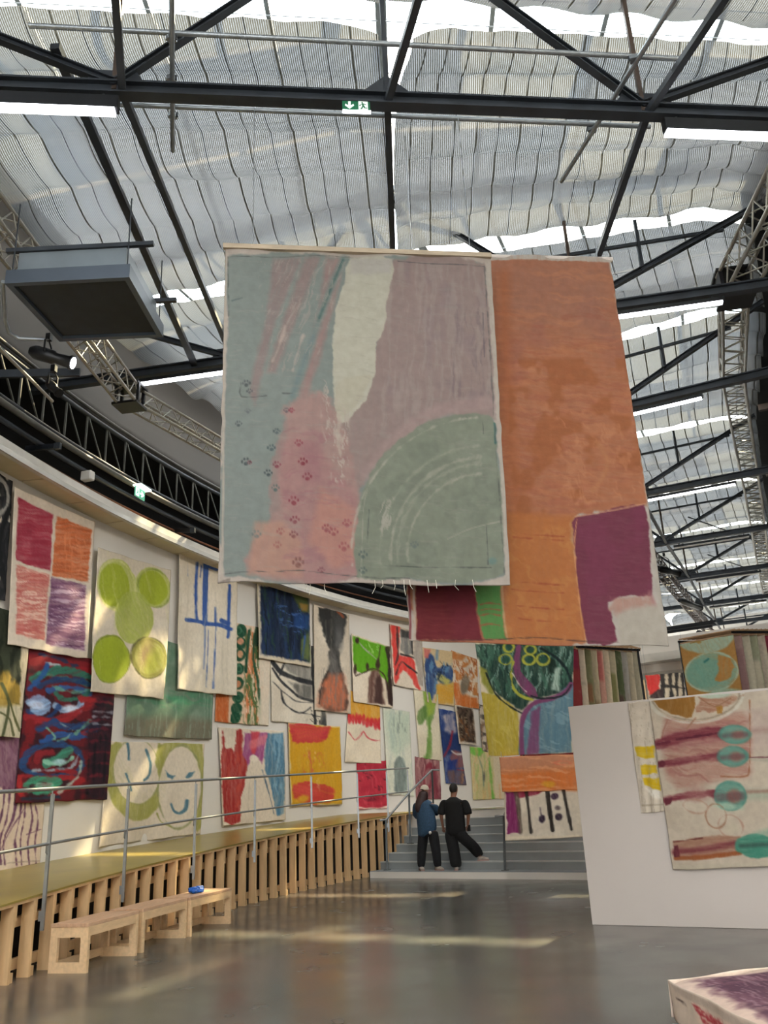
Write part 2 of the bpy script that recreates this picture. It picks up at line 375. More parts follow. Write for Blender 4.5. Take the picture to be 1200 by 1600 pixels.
# upper landing at the head of the stairs, stairs, plinth
E = np.array([.837, -.548]); NN = np.array([.548, .837]); S0 = np.array([-.67, 20.25])
def st(t, n, z=0): q = S0 + E * t + NN * n; return np.array([q[0], q[1], z])
def slab(t0, t1, n0, n1, z0, z1, m=None):
    m = m or MB(); return m.hexa([st(t0, n0, z0), st(t1, n0, z0), st(t1, n1, z0), st(t0, n1, z0)], [st(t0, n0, z1), st(t1, n0, z1), st(t1, n1, z1), st(t0, n1, z1)])
stairs = struct('stairs', slab(.0, 9.2, .03, 2.0, 0, .11), 'fascia')
slab(0, 9.2, 0, .5, .0, .13).build('plinth', 'wall', stairs)
slab(.0, 9.2, .0, .52, .131, .139).build('plinth_tread', 'step', stairs)
for k in range(1, 7):
    t0 = -.05 + (k - 1) * .06
    s = slab(t0, 9.2, .5 + .25 * (k - 1), 2.2, .13 + .17 * (k - 1), .13 + .17 * k - .012).build('step', 'step', stairs)
    slab(t0, 9.2, .485 + .25 * (k - 1), .52 + .25 * k, .13 + .17 * k - .02, .13 + .17 * k).build('nosing', 'stepedge', s)
land = slab(.3, 13, 2.0, 28, 0, 1.31); slab(-5.5, .3, 2.6, 28, 0, 1.31, land); land = struct('floor_landing', land, 'wall')
slab(.3, 13, 1.98, 28, 1.31, 1.32).build('landing_surface', 'floor', land)

# low far building parts: end wall, white soffits
struct('wall_far', slab(-9, 13, 28, 28.2, 1.3, 9.7), 'wall')

# white partition on the right
PP = np.array([2.34, 11.56]); PAZ = 118.7
pa = math.radians(PAZ); PE = np.array([math.sin(pa), math.cos(pa)]); PN = np.array([-math.cos(pa), math.sin(pa)])
def pp(t, n, z): q = PP + PE * t + PN * n; return np.array([q[0], q[1], z])
m = MB(); m.hexa([pp(0, 0, 0), pp(5.2, 0, 0), pp(5.2, .16, 0), pp(0, .16, 0)], [pp(0, 0, 2.64), pp(5.2, 0, 2.64), pp(5.2, .16, 2.64), pp(0, .16, 2.64)])
bevel(struct('wall_partition', m, 'panelwall'), .006)

# ================================================================ THE RAMP
ramp = empty('ramp', cyl(15, R, 0), 'long curved timber ramp with olive yellow deck along the left wall', 'ramp')
def ramppiece(r0, r1, dz0, dz1, a0, a1, step=1.0):
    m = MB(); n = int((a1 - a0) / step) + 1
    for i in range(n):
        a, b = a0 + (a1 - a0) * i / n, a0 + (a1 - a0) * (i + 1) / n
        m.hexa([cyl(a, r0, decktop(a) + dz0), cyl(b, r0, decktop(b) + dz0), cyl(b, r1, decktop(b) + dz0), cyl(a, r1, decktop(a) + dz0)],
               [cyl(a, r0, decktop(a) + dz1), cyl(b, r0, decktop(b) + dz1), cyl(b, r1, decktop(b) + dz1), cyl(a, r1, decktop(a) + dz1)])
    return m
ramppiece(R, RW, -.02, 0, -8, 30.4, .8).build('deck', 'deck', ramp)
ramppiece(R + .01, RW - .02, -.05, -.021, -8, 30.2, 1).build('deck_board', 'wood', ramp)
ramppiece(R + .19, R + .25, -.30, -.21, -4, 30, 1).build('top_plate', 'wood', ramp)
def base_z(p):                                  # what the stud stands on
    q = np.array(p[:2]) - S0; n = q @ NN; t = q @ E
    if n < 0 or t < -.05: return 0.0
    if n < .5: return .13
    return min(1.15, .13 + .17 * (int((n - .5) / .25) + 1))
m = MB(); 
for i in range(34):
    a, b = -4 + i, -3 + i
    if b > 26.4: break
    m.hexa([cyl(a, R + .19, .07), cyl(b, R + .19, .07), cyl(b, R + .25, .07), cyl(a, R + .25, .07)], [cyl(a, R + .19, .17), cyl(b, R + .19, .17), cyl(b, R + .25, .17), cyl(a, R + .25, .17)])
m.build('bottom_plate', 'wood', ramp)
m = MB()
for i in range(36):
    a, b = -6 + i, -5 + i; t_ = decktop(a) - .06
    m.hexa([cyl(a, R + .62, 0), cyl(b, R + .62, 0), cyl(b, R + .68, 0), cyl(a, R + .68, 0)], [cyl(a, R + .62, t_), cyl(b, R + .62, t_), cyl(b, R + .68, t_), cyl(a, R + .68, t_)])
m.build('shade_backing', 'shadebacking', ramp)  # dark sheet put in for the shade beneath the deck
a = -2.2
i = 0
while a < 29.6:
    p = cyl(a, R, 0); z0 = base_z(cyl(a, R + .02, 0)); zt = decktop(a) - .05
    az = -a  # radial azimuth handled by corner points
    def post(r0, r1, da, z0, z1, name, mm='wood'):
        m = MB(); return m.hexa([cyl(a - da, r0, z0), cyl(a + da, r0, z0), cyl(a + da, r1, z0), cyl(a - da, r1, z0)], [cyl(a - da, r0, z1), cyl(a + da, r0, z1), cyl(a + da, r1, z1), cyl(a - da, r1, z1)]).build(name, mm, ramp)
    post(R + .01, R + .14, .036, z0, zt, 'stud')
    if zt - z0 > .55 and a < 27:
        a_ = a; a = a + .085; post(R + .02, R + .13, .036, zt - .15, zt, 'cleat'); a = a_
        if z0 < .05: a = a + .12; post(R + .03, R + .15, .075, 0, .09, 'foot_block'); a = a_
    if i % 4 == 0: post(R + .50, R + .6, .03, z0, zt, 'rear_stud')
    i += 1
    a += .70
# handrail of the ramp
rail = empty('ramp_handrail', cyl(15, R - .03, 1), 'satin steel two-bar handrail along the front edge of the ramp', 'handrail')
def railpath(h, a0=-6, a1=29.6, r=R - .035): return [cyl(a0 + (a1 - a0) * i / 40, r, .626 + .0232 * (a0 + (a1 - a0) * i / 40) + h) for i in range(41)]
MB().tube(railpath(1.055), .021, 10).build('top_rail', 'rail', rail)
MB().tube(railpath(.49), .016, 8).build('mid_rail', 'rail', rail)
for a in (-1.6, 2.6, 6.37, 9.66, 13.32, 17.13, 21.29, 25.04, 27.6, 29.5):
    d = .626 + .0232 * a
    po = MB().bar(cyl(a, R - .035, d - .36), cyl(a, R - .035, d + 1.0), .012 if False else .035, .035).build('post', 'rail', rail)
    MB().tube([cyl(a, R - .035, d + .99), cyl(a - .03, R - .035, d + 1.02), cyl(a, R - .035, d + 1.05)], .008, 6).build('bracket', 'rail', po)
    MB().tube([cyl(a - .09, R - .035, d + .47), cyl(a - .09, R - .035, d + .40), cyl(a, R - .035, d + .38)], .006, 6).build('bracket', 'rail', po)
    MB().box(cyl(a, R - .012, d - .22), (.05, .02, .10)).build('fixing_plate', 'rail', po)

# stair handrails
def stair_rail(pts, posts, label):
    o = empty('stair_handrail', pts[0] * [1, 1, 0], label, 'handrail')
    MB().tube(pts, .024, 8).build('rail_bar', 'rail', o)
    for b, t_ in posts:
        q = MB().bar(b, t_, .045, .045, (0, 1, 0)).build('post', 'darkrail', o)
        MB().box(b + np.array([0, 0, .006]), (.12, .12, .012), 33).build('foot_plate', 'darkrail', q)
def onst(x, y, n):                              # on the vertical plane parallel to the steps
    return onplane(x, y, S0 + NN * n, 123.2)
b1 = onst(605, 1358, .3); b1[2] = .139; t1 = onst(603, 1281, .3)
b2 = onst(641, 1313, 1.1); b2[2] = .64; t2 = onst(639, 1239, 1.1)
b3 = onst(677, 1262, 2.4); b3[2] = 1.32; t3 = onst(675, 1203, 2.2)
stair_rail([t1 + np.array([-.14, -.02, -.005]), t1, t2, t3, t3 + np.array([.18, .1, -.01])], [(b1, t1), (b2, t2), (b3, t3)], 'grey sloping handrail on three posts at the left side of the grey steps')
c1 = onst(789, 1358, .3); c1[2] = .139; d1 = onst(787, 1275, .3)
d2 = d1 + np.array([NN[0] * 1.5, NN[1] * 1.5, 1.0])
c2 = d2.copy(); c2[2] = .98
stair_rail([d1 - np.array([E[0] * .2, E[1] * .2, 0]), d1, d2], [(c1, d1), (c2, d2)], 'grey handrail rising behind the striped hanging canvas on the grey steps')

# ================================================================ ROOF STEEL
ORD = {-2: 'first', -1: 'second'}
names = {0: 'dark steel roof truss overhead of the camera, nearest of all', 1: 'dark steel roof truss nearest in view, carrying the green exit sign', 2: 'dark steel roof truss just behind the big hanging canvases',
         3: 'dark steel roof truss third from the front, right of the orange canvas', 4: 'dark steel roof truss fourth from the front', 5: 'dark steel roof truss fifth from the front',
         6: 'dark steel roof truss sixth from the front', 7: 'dark steel roof truss seventh from the front', 8: 'dark steel roof truss eighth from the front', 9: 'dark steel roof truss at the far end of the hall'}
for k in range(0, 10):
    o = empty('roof_truss', fp(k, 0, 0, ZC), names[k], 'truss', 'steel roof trusses')
    L_, Rr = (-6.1, 8.7)
    MB().ibeam(fp(k, L_, 0, ZC), fp(k, Rr, 0, ZC), .13, .15, .022).build('bottom_chord', 'steel', o)
    zt = 10.15
    MB().bar(fp(k, -5.6, 0, zt), fp(k, 0, 0, 10.75), .08, .12).build('top_chord', 'steel', o)
    MB().bar(fp(k, 5.6, 0, zt), fp(k, 0, 0, 10.75), .08, .12).build('top_chord', 'steel', o)
    for s in (-1, 1):
        nd = 2.68 * s
        MB().ibeam(fp(k, nd, 0, ZC + .08), fp(k, 0.35 * s, 0, 10.55), .09, .09, .015).build('diagonal', 'steel', o)
        MB().ibeam(fp(k, nd, 0, ZC + .08), fp(k, 5.5 * s, 0, 9.55), .09, .09, .015).build('diagonal', 'steel', o)
        MB().bar(fp(k, nd, 0, ZC), fp(k, nd, 0, 10.5), .045, .045).build('vertical', 'brownsteel', o)
        m = MB(); q = [fp(k, nd - .3, -.008, ZC + .07), fp(k, nd + .3, -.008, ZC + .07), fp(k, nd + .2, -.008, ZC + .24), fp(k, nd - .2, -.008, ZC + .24)]
        q2 = [fp(k, nd - .3, .012, ZC + .07), fp(k, nd + .3, .012, ZC + .07), fp(k, nd + .2, .012, ZC + .24), fp(k, nd - .2, .012, ZC + .24)]
        m.hexa(q, q2).build('gusset', 'steel', o)
    MB().bar(fp(k, 0, 0, ZC), fp(k, 0, 0, 10.7), .05, .05).build('vertical', 'steel', o)
    m = MB(); m.add([fp(k, -.28, -.01, ZC + .08), fp(k, .28, -.01, ZC + .08), fp(k, 0, -.01, ZC + .33), fp(k, -.28, .01, ZC + .08), fp(k, .28, .01, ZC + .08), fp(k, 0, .01, ZC + .33)], [(0, 1, 2), (5, 4, 3), (0, 3, 4, 1), (1, 4, 5, 2), (2, 5, 3, 0)]).build('gusset', 'steel', o)
    if k >= 2:
        MB().bar(fp(k, .8, 0, 9.16), fp(k, 4.9, 0, 9.2), .04, .05).build('tie_bar', 'steel', o)
        MB().bar(fp(k, 3.7, 0, 8.72), fp(k, 3.7, 0, 9.6), .05, .05).build('hanger', 'steel', o)
# longitudinal bars between the trusses
for lat, nm in ((-3.25, 'left'), (-2.6, 'left of centre'), (0, 'centre'), (2.72, 'right')):
    o = empty('purlin_line', fp(1, lat, 0, ZC), {'left': 'dark steel bar running lengthwise under the roof, leftmost, over the air unit', 'left of centre': 'dark steel bar running lengthwise, second from the left, meeting the near truss node',
              'centre': 'dark steel bar running lengthwise under the ridge gap', 'right': 'dark steel bar running lengthwise through the right truss nodes'}[nm], 'purlin')
    for k in range(-1, 9):
        if lat == -3.25 and k > 3: break
        if lat == -3.25:
            if k != 1: continue
            MB().bar(fp(1, -3.25, -.1, ZC + .42), fp(2, -3.25, 0, ZC + .02), .09, .07).build('bar', 'steel', o)
        else:
            MB().bar(fp(k, lat, 0, ZC - .02), fp(k + 1, lat, 0, ZC - .02), .07, .07).build('bar', 'steel', o)
o = empty('wind_brace', fp(5, 3, 0, ZC), 'thin dark crossing rods between the far roof trusses', 'brace')
for k in (5, 6):
    MB().tube([fp(k, 3.4, .2, 8.9), fp(k + 1, 5.2, 0, 8.9)], .02, 6).build('rod', 'steel', o)

# ---------------------------------------------------------------- shade blinds
def blind(k, side, label):
    # bay from truss k to k+1
    a_, b_ = (.58 if k == 1 else .66, .22)
    l0, l1 = (-5.3, .02) if side == 'left' else (.07, 5.5)
    nu, nv = (110, 100) if k in (1, 2) else (70, 60)
    if k < 1: nu, nv = 40, 40
    u = np.linspace(0, 1, nu); v = np.linspace(0, 1, nv); U, V = np.meshgrid(u, v, indexing='ij')   # U lateral, V along
    P0, d0, n0 = frame(k); P1, d1, n1 = frame(k + 1)
    rs = np.random.RandomState(100 + k * 2 + (side == 'left'))
    ln0 = a_ + .015 * np.sin(U * 40 + k) ; ln1 = b_ + (.15 * (np.abs(l0 + (l1 - l0) * U) / 5.5) if True else 0) + .04 * np.sin(U * 33 + 2 * k)
    lat = l0 + (l1 - l0) * U
    if side == 'right': lat = lat + .35 * (1 - V) ** 4 * (1 - U) ** 3
    S = P0[None, None] + d0 * lat[..., None] + n0 * ln0[..., None]
    T = P1[None, None] + d1 * lat[..., None] + n1 * ln1[..., None]
    XY = S * (1 - V)[..., None] + T * V[..., None]
    # the cloth hangs in swags between cross wires
    wires = np.array([0, .17, .36, .54, .69, .84, 1.0]) ; wires[1:-1] += rs.uniform(-.02, .02, 5)
    Vw = V + .02 * np.sin(U * 4 + k) * np.sin(V * np.pi) + .004 * np.sin(U * 31 + k)
    z = np.zeros_like(V)
    for i in range(6):
        t = np.clip((Vw - wires[i]) / (wires[i + 1] - wires[i]), 0, 1)
        dep = (.13 + .04 * rs.rand()) * (wires[i + 1] - wires[i]) / .17
        z -= 4 * t * (1 - t) * dep * (.75 + .35 * np.sin(U * (6 + 3 * rs.rand()) + rs.rand() * 6))
    # stiff cords every 0.3 m: the cloth bellies slightly between them
    cord = (lat / .30) % 1
    z -= .010 * np.sin(np.pi * cord) * (1 + .4 * np.sin(V * 17 + U * 11))
    edge = np.minimum(U, 1 - U)
    z -= .10 * np.exp(-edge * 28) * (1 + .6 * np.sin(V * 37 + k))
    outer = np.abs(lat) / 5.5
    z -= .25 * np.clip(outer - .86, 0, 1) / .14 * (1 if side == 'left' else .5)
    z += .006 * np.sin(U * 60 + 9 * V) * np.sin(V * 47)
    Z = 9.90 + z
    vs = np.concatenate([XY, Z[..., None]], -1).reshape(-1, 3)
    idx = np.arange(nu * nv).reshape(nu, nv)
    q = np.stack([idx[:-1, :-1], idx[1:, :-1], idx[1:, 1:], idx[:-1, 1:]], -1).reshape(-1, 4)
    org = fp(k, (l0 + l1) / 2, 2, 9.9)
    root = empty('roof_blind', org, label, 'blind', 'striped roof blinds')
    me = bpy.data.meshes.new('shade_cloth'); me.vertices.add(len(vs)); me.vertices.foreach_set('co', (vs - org).astype(np.float32).ravel())
    me.loops.add(q.size); me.loops.foreach_set('vertex_index', q.ravel().astype(np.int32)); me.polygons.add(len(q)); me.polygons.foreach_set('loop_start', np.arange(0, q.size, 4, dtype=np.int32))
    me.update(calc_edges=True); uv = me.uv_layers.new(name='UVMap')
    UVv = np.stack([lat, V * 4.3], -1).reshape(-1, 2); uv.data.foreach_set('uv', UVv[q.ravel()].astype(np.float32).ravel())
    me.polygons.foreach_set('use_smooth', np.ones(len(q), bool)); me.materials.append(M['blind']); me.update()
    o = bpy.data.objects.new('shade_cloth', me); C.objects.link(o); o.parent = root
    # cords sewn along the cloth: thin ribbons following it
    m = MB(); c_ = math.ceil(l0 / .30) * .30
    grid = vs.reshape(nu, nv, 3)
    while c_ < l1 and k >= 0:
        i = (c_ - l0) / (l1 - l0) * (nu - 1); i0 = min(int(i), nu - 2); t = i - i0
        line = grid[i0] * (1 - t) + grid[i0 + 1] * t
        line = line[::2] - np.array([0, 0, .012]); w2 = .007 if k < 3 else .010
        dd = np.array([d0[0], d0[1], 0]) * w2
        nn_ = len(line); vv = [p + dd * s for p in line for s in (-1, 1)]
        m.add(vv, [(2 * j, 2 * j + 1, 2 * j + 3, 2 * j + 2) for j in range(nn_ - 1)]); c_ += .30
    if m.v:
        c = m.build('blind_cords', 'string', root); c['kind'] = 'stuff'
    # cross wires above the swags
    if k in (0, 1, 2, 3):
        for wv in wires:
            s = (1 - wv); p = (fp(k, l0, a_) * s + fp(k + 1, l0, b_) * wv); q_ = (fp(k, l1, a_) * s + fp(k + 1, l1, b_) * wv); p[2] = q_[2] = 9.95
            MB().tube([p, q_], .006, 5).build('cross_wire', 'galv', root)
bn = {-2: 'behind the viewer', -1: 'behind the viewer, nearer', 0: 'cut by the top edge', 1: 'over the near half of the hall', 2: 'second from the front', 3: 'third from the front', 4: 'fourth from the front',
      5: 'fifth from the front', 6: 'sixth from the front', 7: 'seventh from the front', 8: 'eighth from the front', 9: 'farthest of the row'}
for k in range(-1, 10):
    for side in ('left', 'right'):
        blind(k, side, 'striped roof blind %s, %s of the ridge' % (bn[k], side))

# ---------------------------------------------------------------- tube lights under the chords
def tube_light(k, l0, l1, label, lon=-.02, lit=True):
    dz = .09 if k == 1 else 0
    o = empty('tube_light', fp(k, (l0 + l1) / 2, lon, ZC - .16), label, 'light', 'tube lights under the trusses')
    MB().bar(fp(k, l0, lon, ZC - .155 - dz / 2), fp(k, l1, lon, ZC - .155 - dz / 2), .09, .06 + dz).build('housing', 'blackmetal', o)
    MB().bar(fp(k, l0 + .01, lon, ZC - .20 - dz), fp(k, l1 - .03, lon, ZC - .20 - dz), .095 if dz else .075, .035).build('diffuser', 'lamp' if lit else 'whiteplastic', o)
    for l in (l0 + .15, l1 - .15): MB().bar(fp(k, l, lon, ZC - .13), fp(k, l, lon, ZC - .08), .02, .02).build('clip', 'steel', o)
tube_light(1, -4.1, -2.62, 'bright tube light under the near truss, at the left edge')
tube_light(1, 2.86, 4.4, 'bright tube light under the near truss, at the right edge')
tube_light(2, -4.35, -2.35, 'bright tube light left of the grey green canvas')
tube_light(2, 3.1, 4.72, 'bright tube light right of the top of the orange canvas')
tube_light(3, 2.4, 4.25, 'bright tube light on the third truss')
tube_light(4, 2.75, 4.85, 'bright tube light on the fourth truss')
tube_light(5, 2.9, 4.9, lit=False, label= 'dim tube light on the fifth truss')
tube_light(6, 2.9, 4.9, lit=False, label= 'dim tube light on the sixth truss')
tube_light(7, 2.9, 4.9, lit=False, label= 'dim tube light on the seventh truss')

# ---------------------------------------------------------------- scaffold pipes
def coupler(p, parent):
    c = MB().box(p, (.075, .075, .05), 20).build('coupler', 'galv', parent)
    for s in (-1, 1): MB().tube([p + np.array([.045 * s, 0, -.02]), p + np.array([.045 * s, 0, .04])], .009, 6).build('bolt', 'steel', c)
ZS = 8.47
def pipe(p, q, label, cps=(), name='scaffold_pipe'):
    o = empty(name, p, label, 'pipe'); MB().tube([p, q], .026, 12).build('pipe', 'galv', o)
    for c in cps: coupler(c, o)
p1, p2 = atz(45, 40, ZS + .03), atz(1062, 92, ZS + .03); pipe(p1, p2, 'grey scaffold pipe crossing above the near truss, upper one')
p1, p2 = atz(178, 163, ZS), atz(1016, 198, ZS); pipe(p1, p2, 'grey scaffold pipe crossing just below the near truss, lower one')
a1, a2 = atz(268, -60, ZS - .07), atz(270, 236, ZS - .07); pipe(a1, a2, 'short grey scaffold pipe running lengthwise at upper left', [atz(268, 60, ZS - .04), atz(268, 123, ZS - .04), atz(270, 181, ZS - .04)])
a1, a2 = atz(1092, -60, ZS - .07), atz(877, 284, ZS - .07); pipe(a1, a2, 'slanting grey scaffold pipe at upper right', [atz(990, 92, ZS - .04), atz(925, 203, ZS - .04)])

# ---------------------------------------------------------------- aluminium lighting trusses
def lattice(name, pts, label, w_=.29, r=.024, step=.42, m='alu', tri=False, cat='truss'):
    o = empty(name, pts[0], label, cat)
    pts = [np.array(p, float) for p in pts]
    cs = []
    for i in range(len(pts)):
        d = pts[min(i + 1, len(pts) - 1)] - pts[max(i - 1, 0)]; d /= np.linalg.norm(d); x = np.cross(d, (0, 0, 1)); x /= np.linalg.norm(x); z = np.cross(x, d)
        cs.append([pts[i] + x * a * w_ / 2 + z * b * w_ / 2 for a, b in ((-1, -1), (1, -1), (1, 1), (-1, 1))])
    for j in range(4): MB().tube([c[j] for c in cs], r, 8).build('chord', m, o)
    br = MB()
    for i in range(len(pts) - 1):
        L_ = np.linalg.norm(pts[i + 1] - pts[i]); n = max(1, int(L_ / step))
        for s in range(n):
            for j in range(4):
                a, b = cs[i][j] * (1 - s / n) + cs[i + 1][j] * s / n, cs[i][(j + 1) % 4] * (1 - (s + .5) / n) + cs[i + 1][(j + 1) % 4] * (s + .5) / n
                c = cs[i][j] * (1 - (s + 1) / n) + cs[i + 1][j] * (s + 1) / n
                br.tube([a, b], r * .42, 5, False); br.tube([b, c], r * .42, 5, False)
    b = br.build('bracing', m, o); b['kind'] = 'stuff'
    return o, cs
zl = 7.75
q0 = atz(-90, 235, zl); q1 = atz(203, 620, zl); q2 = atz(352, 706, zl); q3 = q2 + (q2 - q1) * 1.4
lt, _ = lattice('lighting_truss', [q0, q1], 'silver lattice lighting truss passing behind the air unit at left', .30)
lt2, _ = lattice('lighting_truss', [q1 + (q2 - q1) * .06, q2, q3], 'silver lattice lighting truss running in behind the grey green canvas', .26)
o = empty('truss_corner_block', q1, 'black corner block joining the two silver lighting trusses', 'bracket')
for dz in (-.17, .17): MB().box(q1 + np.array([0, 0, dz]), (.42, .36, .04), 10).build('plate', 'blackmetal', o)
for dx in (-.17, .17):
    for dy in (-.14, .14): MB().box(q1 + np.array([dx, dy, 0]), (.045, .045, .32), 10).build('post', 'blackmetal', o)
zr = 8.62
s0 = atz(1290, 170, zr); s1 = atz(1146, 450, zr)
s2 = atz(1144, 587, zr); s3 = atz(1158, 670, zr); s4 = atz(1177, 775, zr); s5 = atz(1190, 865, zr); s6 = atz(1199, 920, zr)
lattice('lighting_truss', [s0, s1], 'grey lattice truss at the upper right edge', .42, .03, .5)
lattice('lighting_truss', [s1 + (s2 - s1) * .05, s2, s3, s4, s5, s6], 'grey lattice truss descending along the right side of the roof', .36, .028, .42)
o = empty('truss_corner_block', s1, 'black corner block where the right lattice trusses meet', 'bracket')
for dz in (-.23, .23): MB().box(s1 + np.array([0, 0, dz]), (.5, .42, .04), 10).build('plate', 'blackmetal', o)
for dx in (-.2, .2): MB().box(s1 + np.array([dx, 0, 0]), (.05, .36, .42), 10).build('post', 'blackmetal', o)
r0 = atz(1000, 850, 7.8); r1 = atz(1108, 985, 7.8)
lattice('lighting_truss', [r0, r1], 'thin dark lattice truss with spotlights right of the orange canvas', .3, .025, .45, 'brownsteel')

# ---------------------------------------------------------------- girder, pipes and rails in the dark strip above the white wall
M['gstrut'] = mat('dull_grey_strut', '#4a4842', .7, .1, var=.15)
M['dullpipe'] = mat('dull_grey_pipe', '#57554f', .55, .2, var=.15)
gd = empty('eaves_girder', cyl(12, RW - .25, 7.6), 'long dark lattice girder curving above the white wall', 'girder')
def arc(r, z, a0, a1, n=44): return [cyl(a0 + (a1 - a0) * i / n, r, rz(a0 + (a1 - a0) * i / n, z)) for i in range(n + 1)]
MB().tube(arc(RW - .12, 8.22, -6, 40), .045, 6).build('top_rail', 'steel', gd)
MB().tube(arc(RW - .16, 8.34, -6, 40), .03, 6).build('top_rail', 'dullpipe', gd)
MB().tube(arc(RW - .12, 7.50, -6, 40), .04, 6).build('bottom_rail', 'steel', gd)
a = 3.0; i = 0
while a < 34:
    MB().bar(cyl(a, RW - .12, rz(a, 7.5)), cyl(a, RW - .12, rz(a, 8.22)), .03, .03).build('strut', 'gstrut', gd)
    MB().bar(cyl(a + .05, RW - .12, rz(a, 8.2)), cyl(a + .9, RW - .12, rz(a, 7.5)), .025, .025).build('diagonal', 'gstrut', gd)
    a += 1.05
for zz, rr, rad, mm, lb in ((7.36, RW - .2, .055, 'dullpipe', 'thick grey pipe under the dark eaves girder'), (7.16, RW - .1, .045, 'steel', 'dark pipe below the thick grey eaves pipe'), (6.98, RW + .05, .022, 'orangepipe', 'rusty orange conduit just above the white fascia')):
    o = MB().tube(arc(rr, zz, -6, 40), rad, 8).build('eaves_pipe', mm, None, cyl(12, rr, zz)); tag(o, lb, 'pipe')
for a, lb in ((9.9, 'short dark bracket arm above the fascia, left of the exit sign'), (17.5, 'short dark bracket arm above the fascia, right of the exit sign'), (24, 'dark bracket arm above the fascia beside the grey green canvas')):
    o = empty('bracket_arm', cyl(a, RW - .5, 7.2), lb, 'bracket'); p, q = cyl(a, RW - .62, 7.0), cyl(a + .9, RW + .3, 7.3)
    MB().bar(p, q, .06, .08).build('arm', 'steel', o); MB().box(p, (.1, .06, .1), 10).build('end_plate', 'steel', o)
o = MB().box(oncyl(137, 744, RW - .25), (.2, .14, .17), 15).build('wall_speaker', 'whiteplastic', None, oncyl(137, 744, RW - .25)); tag(o, 'small white box on the dark girder above the fascia', 'speaker'); bevel(o, .02)

# right side: brown posts, girders and pipes in the dark
for k in range(1, 8):
    P = fp(k, 6.6, 0, 8.9); o = empty('steel_portal', P, 'brown steel frame in the dark right of the roof, at truss %s' % ('one two three four five six seven'.split()[k - 1]), 'frame')
    MB().bar(fp(k, 5.6, 0, 9.7), fp(k, 8.7, 0, 9.7), .12, .14).build('outer_beam', 'brownsteel', o)
    MB().bar(fp(k, 6.4, 0, 6.3), fp(k, 6.4, 0, 9.9), .14, .14).build('post', 'brownsteel', o)
    MB().bar(fp(k, 5.7, 0, ZC), fp(k, 6.4, 0, 9.6), .08, .08).build('brace', 'steel', o)
for dz, lt_ in ((9.3, 6.3), (8.75, 7.0), (7.6, 7.6)):
    o = MB(); o.tube([fp(k, lt_, 0, dz) for k in range(1, 9)], .06, 8); o = o.build('side_pipe', 'brownsteel' if dz < 9 else 'steel', None, fp(3, lt_, 0, dz)); tag(o, 'dark pipe running lengthwise right of the roof, %s' % ('uppermost' if dz > 9 else 'middle one' if dz > 8 else 'lowest one'), 'pipe')

# ---------------------------------------------------------------- air unit
za = 7.0
NL, NR, FR, FL = [atz(x, y, za) for x, y in ((7, 443), (202, 433), (255, 527), (93, 534))]
o = empty('air_heater', (NL + FR) / 2, 'large square grey air unit with a dark louvred underside, hanging at left', 'air unit')
cen = (NL + NR + FR + FL) / 4
def ringq(s, z): return [cen + (c - cen) * s + np.array([0, 0, z]) for c in (NL, NR, FR, FL)]
m = MB(); A, B = ringq(1, 0), ringq(.90, 0); A2, B2 = ringq(1, .17), ringq(.90, .17)
m.add(A + B + A2 + B2, [(i, (i + 1) % 4, 4 + (i + 1) % 4, 4 + i)[::-1] for i in range(4)] + [(i, (i + 1) % 4, 8 + (i + 1) % 4, 8 + i) for i in range(4)] + [(4 + i, 4 + (i + 1) % 4, 12 + (i + 1) % 4, 12 + i)[::-1] for i in range(4)] + [(8 + i, 8 + (i + 1) % 4, 12 + (i + 1) % 4, 12 + i) for i in range(4)])
m.build('rim', 'acrim', o)
b0, b1 = ringq(.88, .10), ringq(.88, .44); MB().hexa(b0, b1).build('casing', 'acbody', o)
s_ = MB(); B = ringq(.895, .045)
for i in range(34):
    t = (i + .5) / 34; p = B[0] * (1 - t) + B[3] * t; q = B[1] * (1 - t) + B[2] * t; s_.bar(p, q, .022, .006, (0, .6, 1))
s_ = s_.build('louvre', 'acslat', o); s_['kind'] = 'stuff'
top = ringq(.88, .47)
MB().bar(top[0] + (top[0] - top[1]) * .12, top[1] + (top[1] - top[0]) * .25, .05, .05).build('support_bar', 'steel', o)
MB().bar(top[3] + (top[3] - top[2]) * .02, top[2] + (top[2] - top[3]) * .22, .05, .05).build('support_bar', 'steel', o)
for c in ringq(.93, .12): MB().tube([c, c + np.array([0, 0, .95])], .008, 6).build('hanging_rod', 'steel', o)

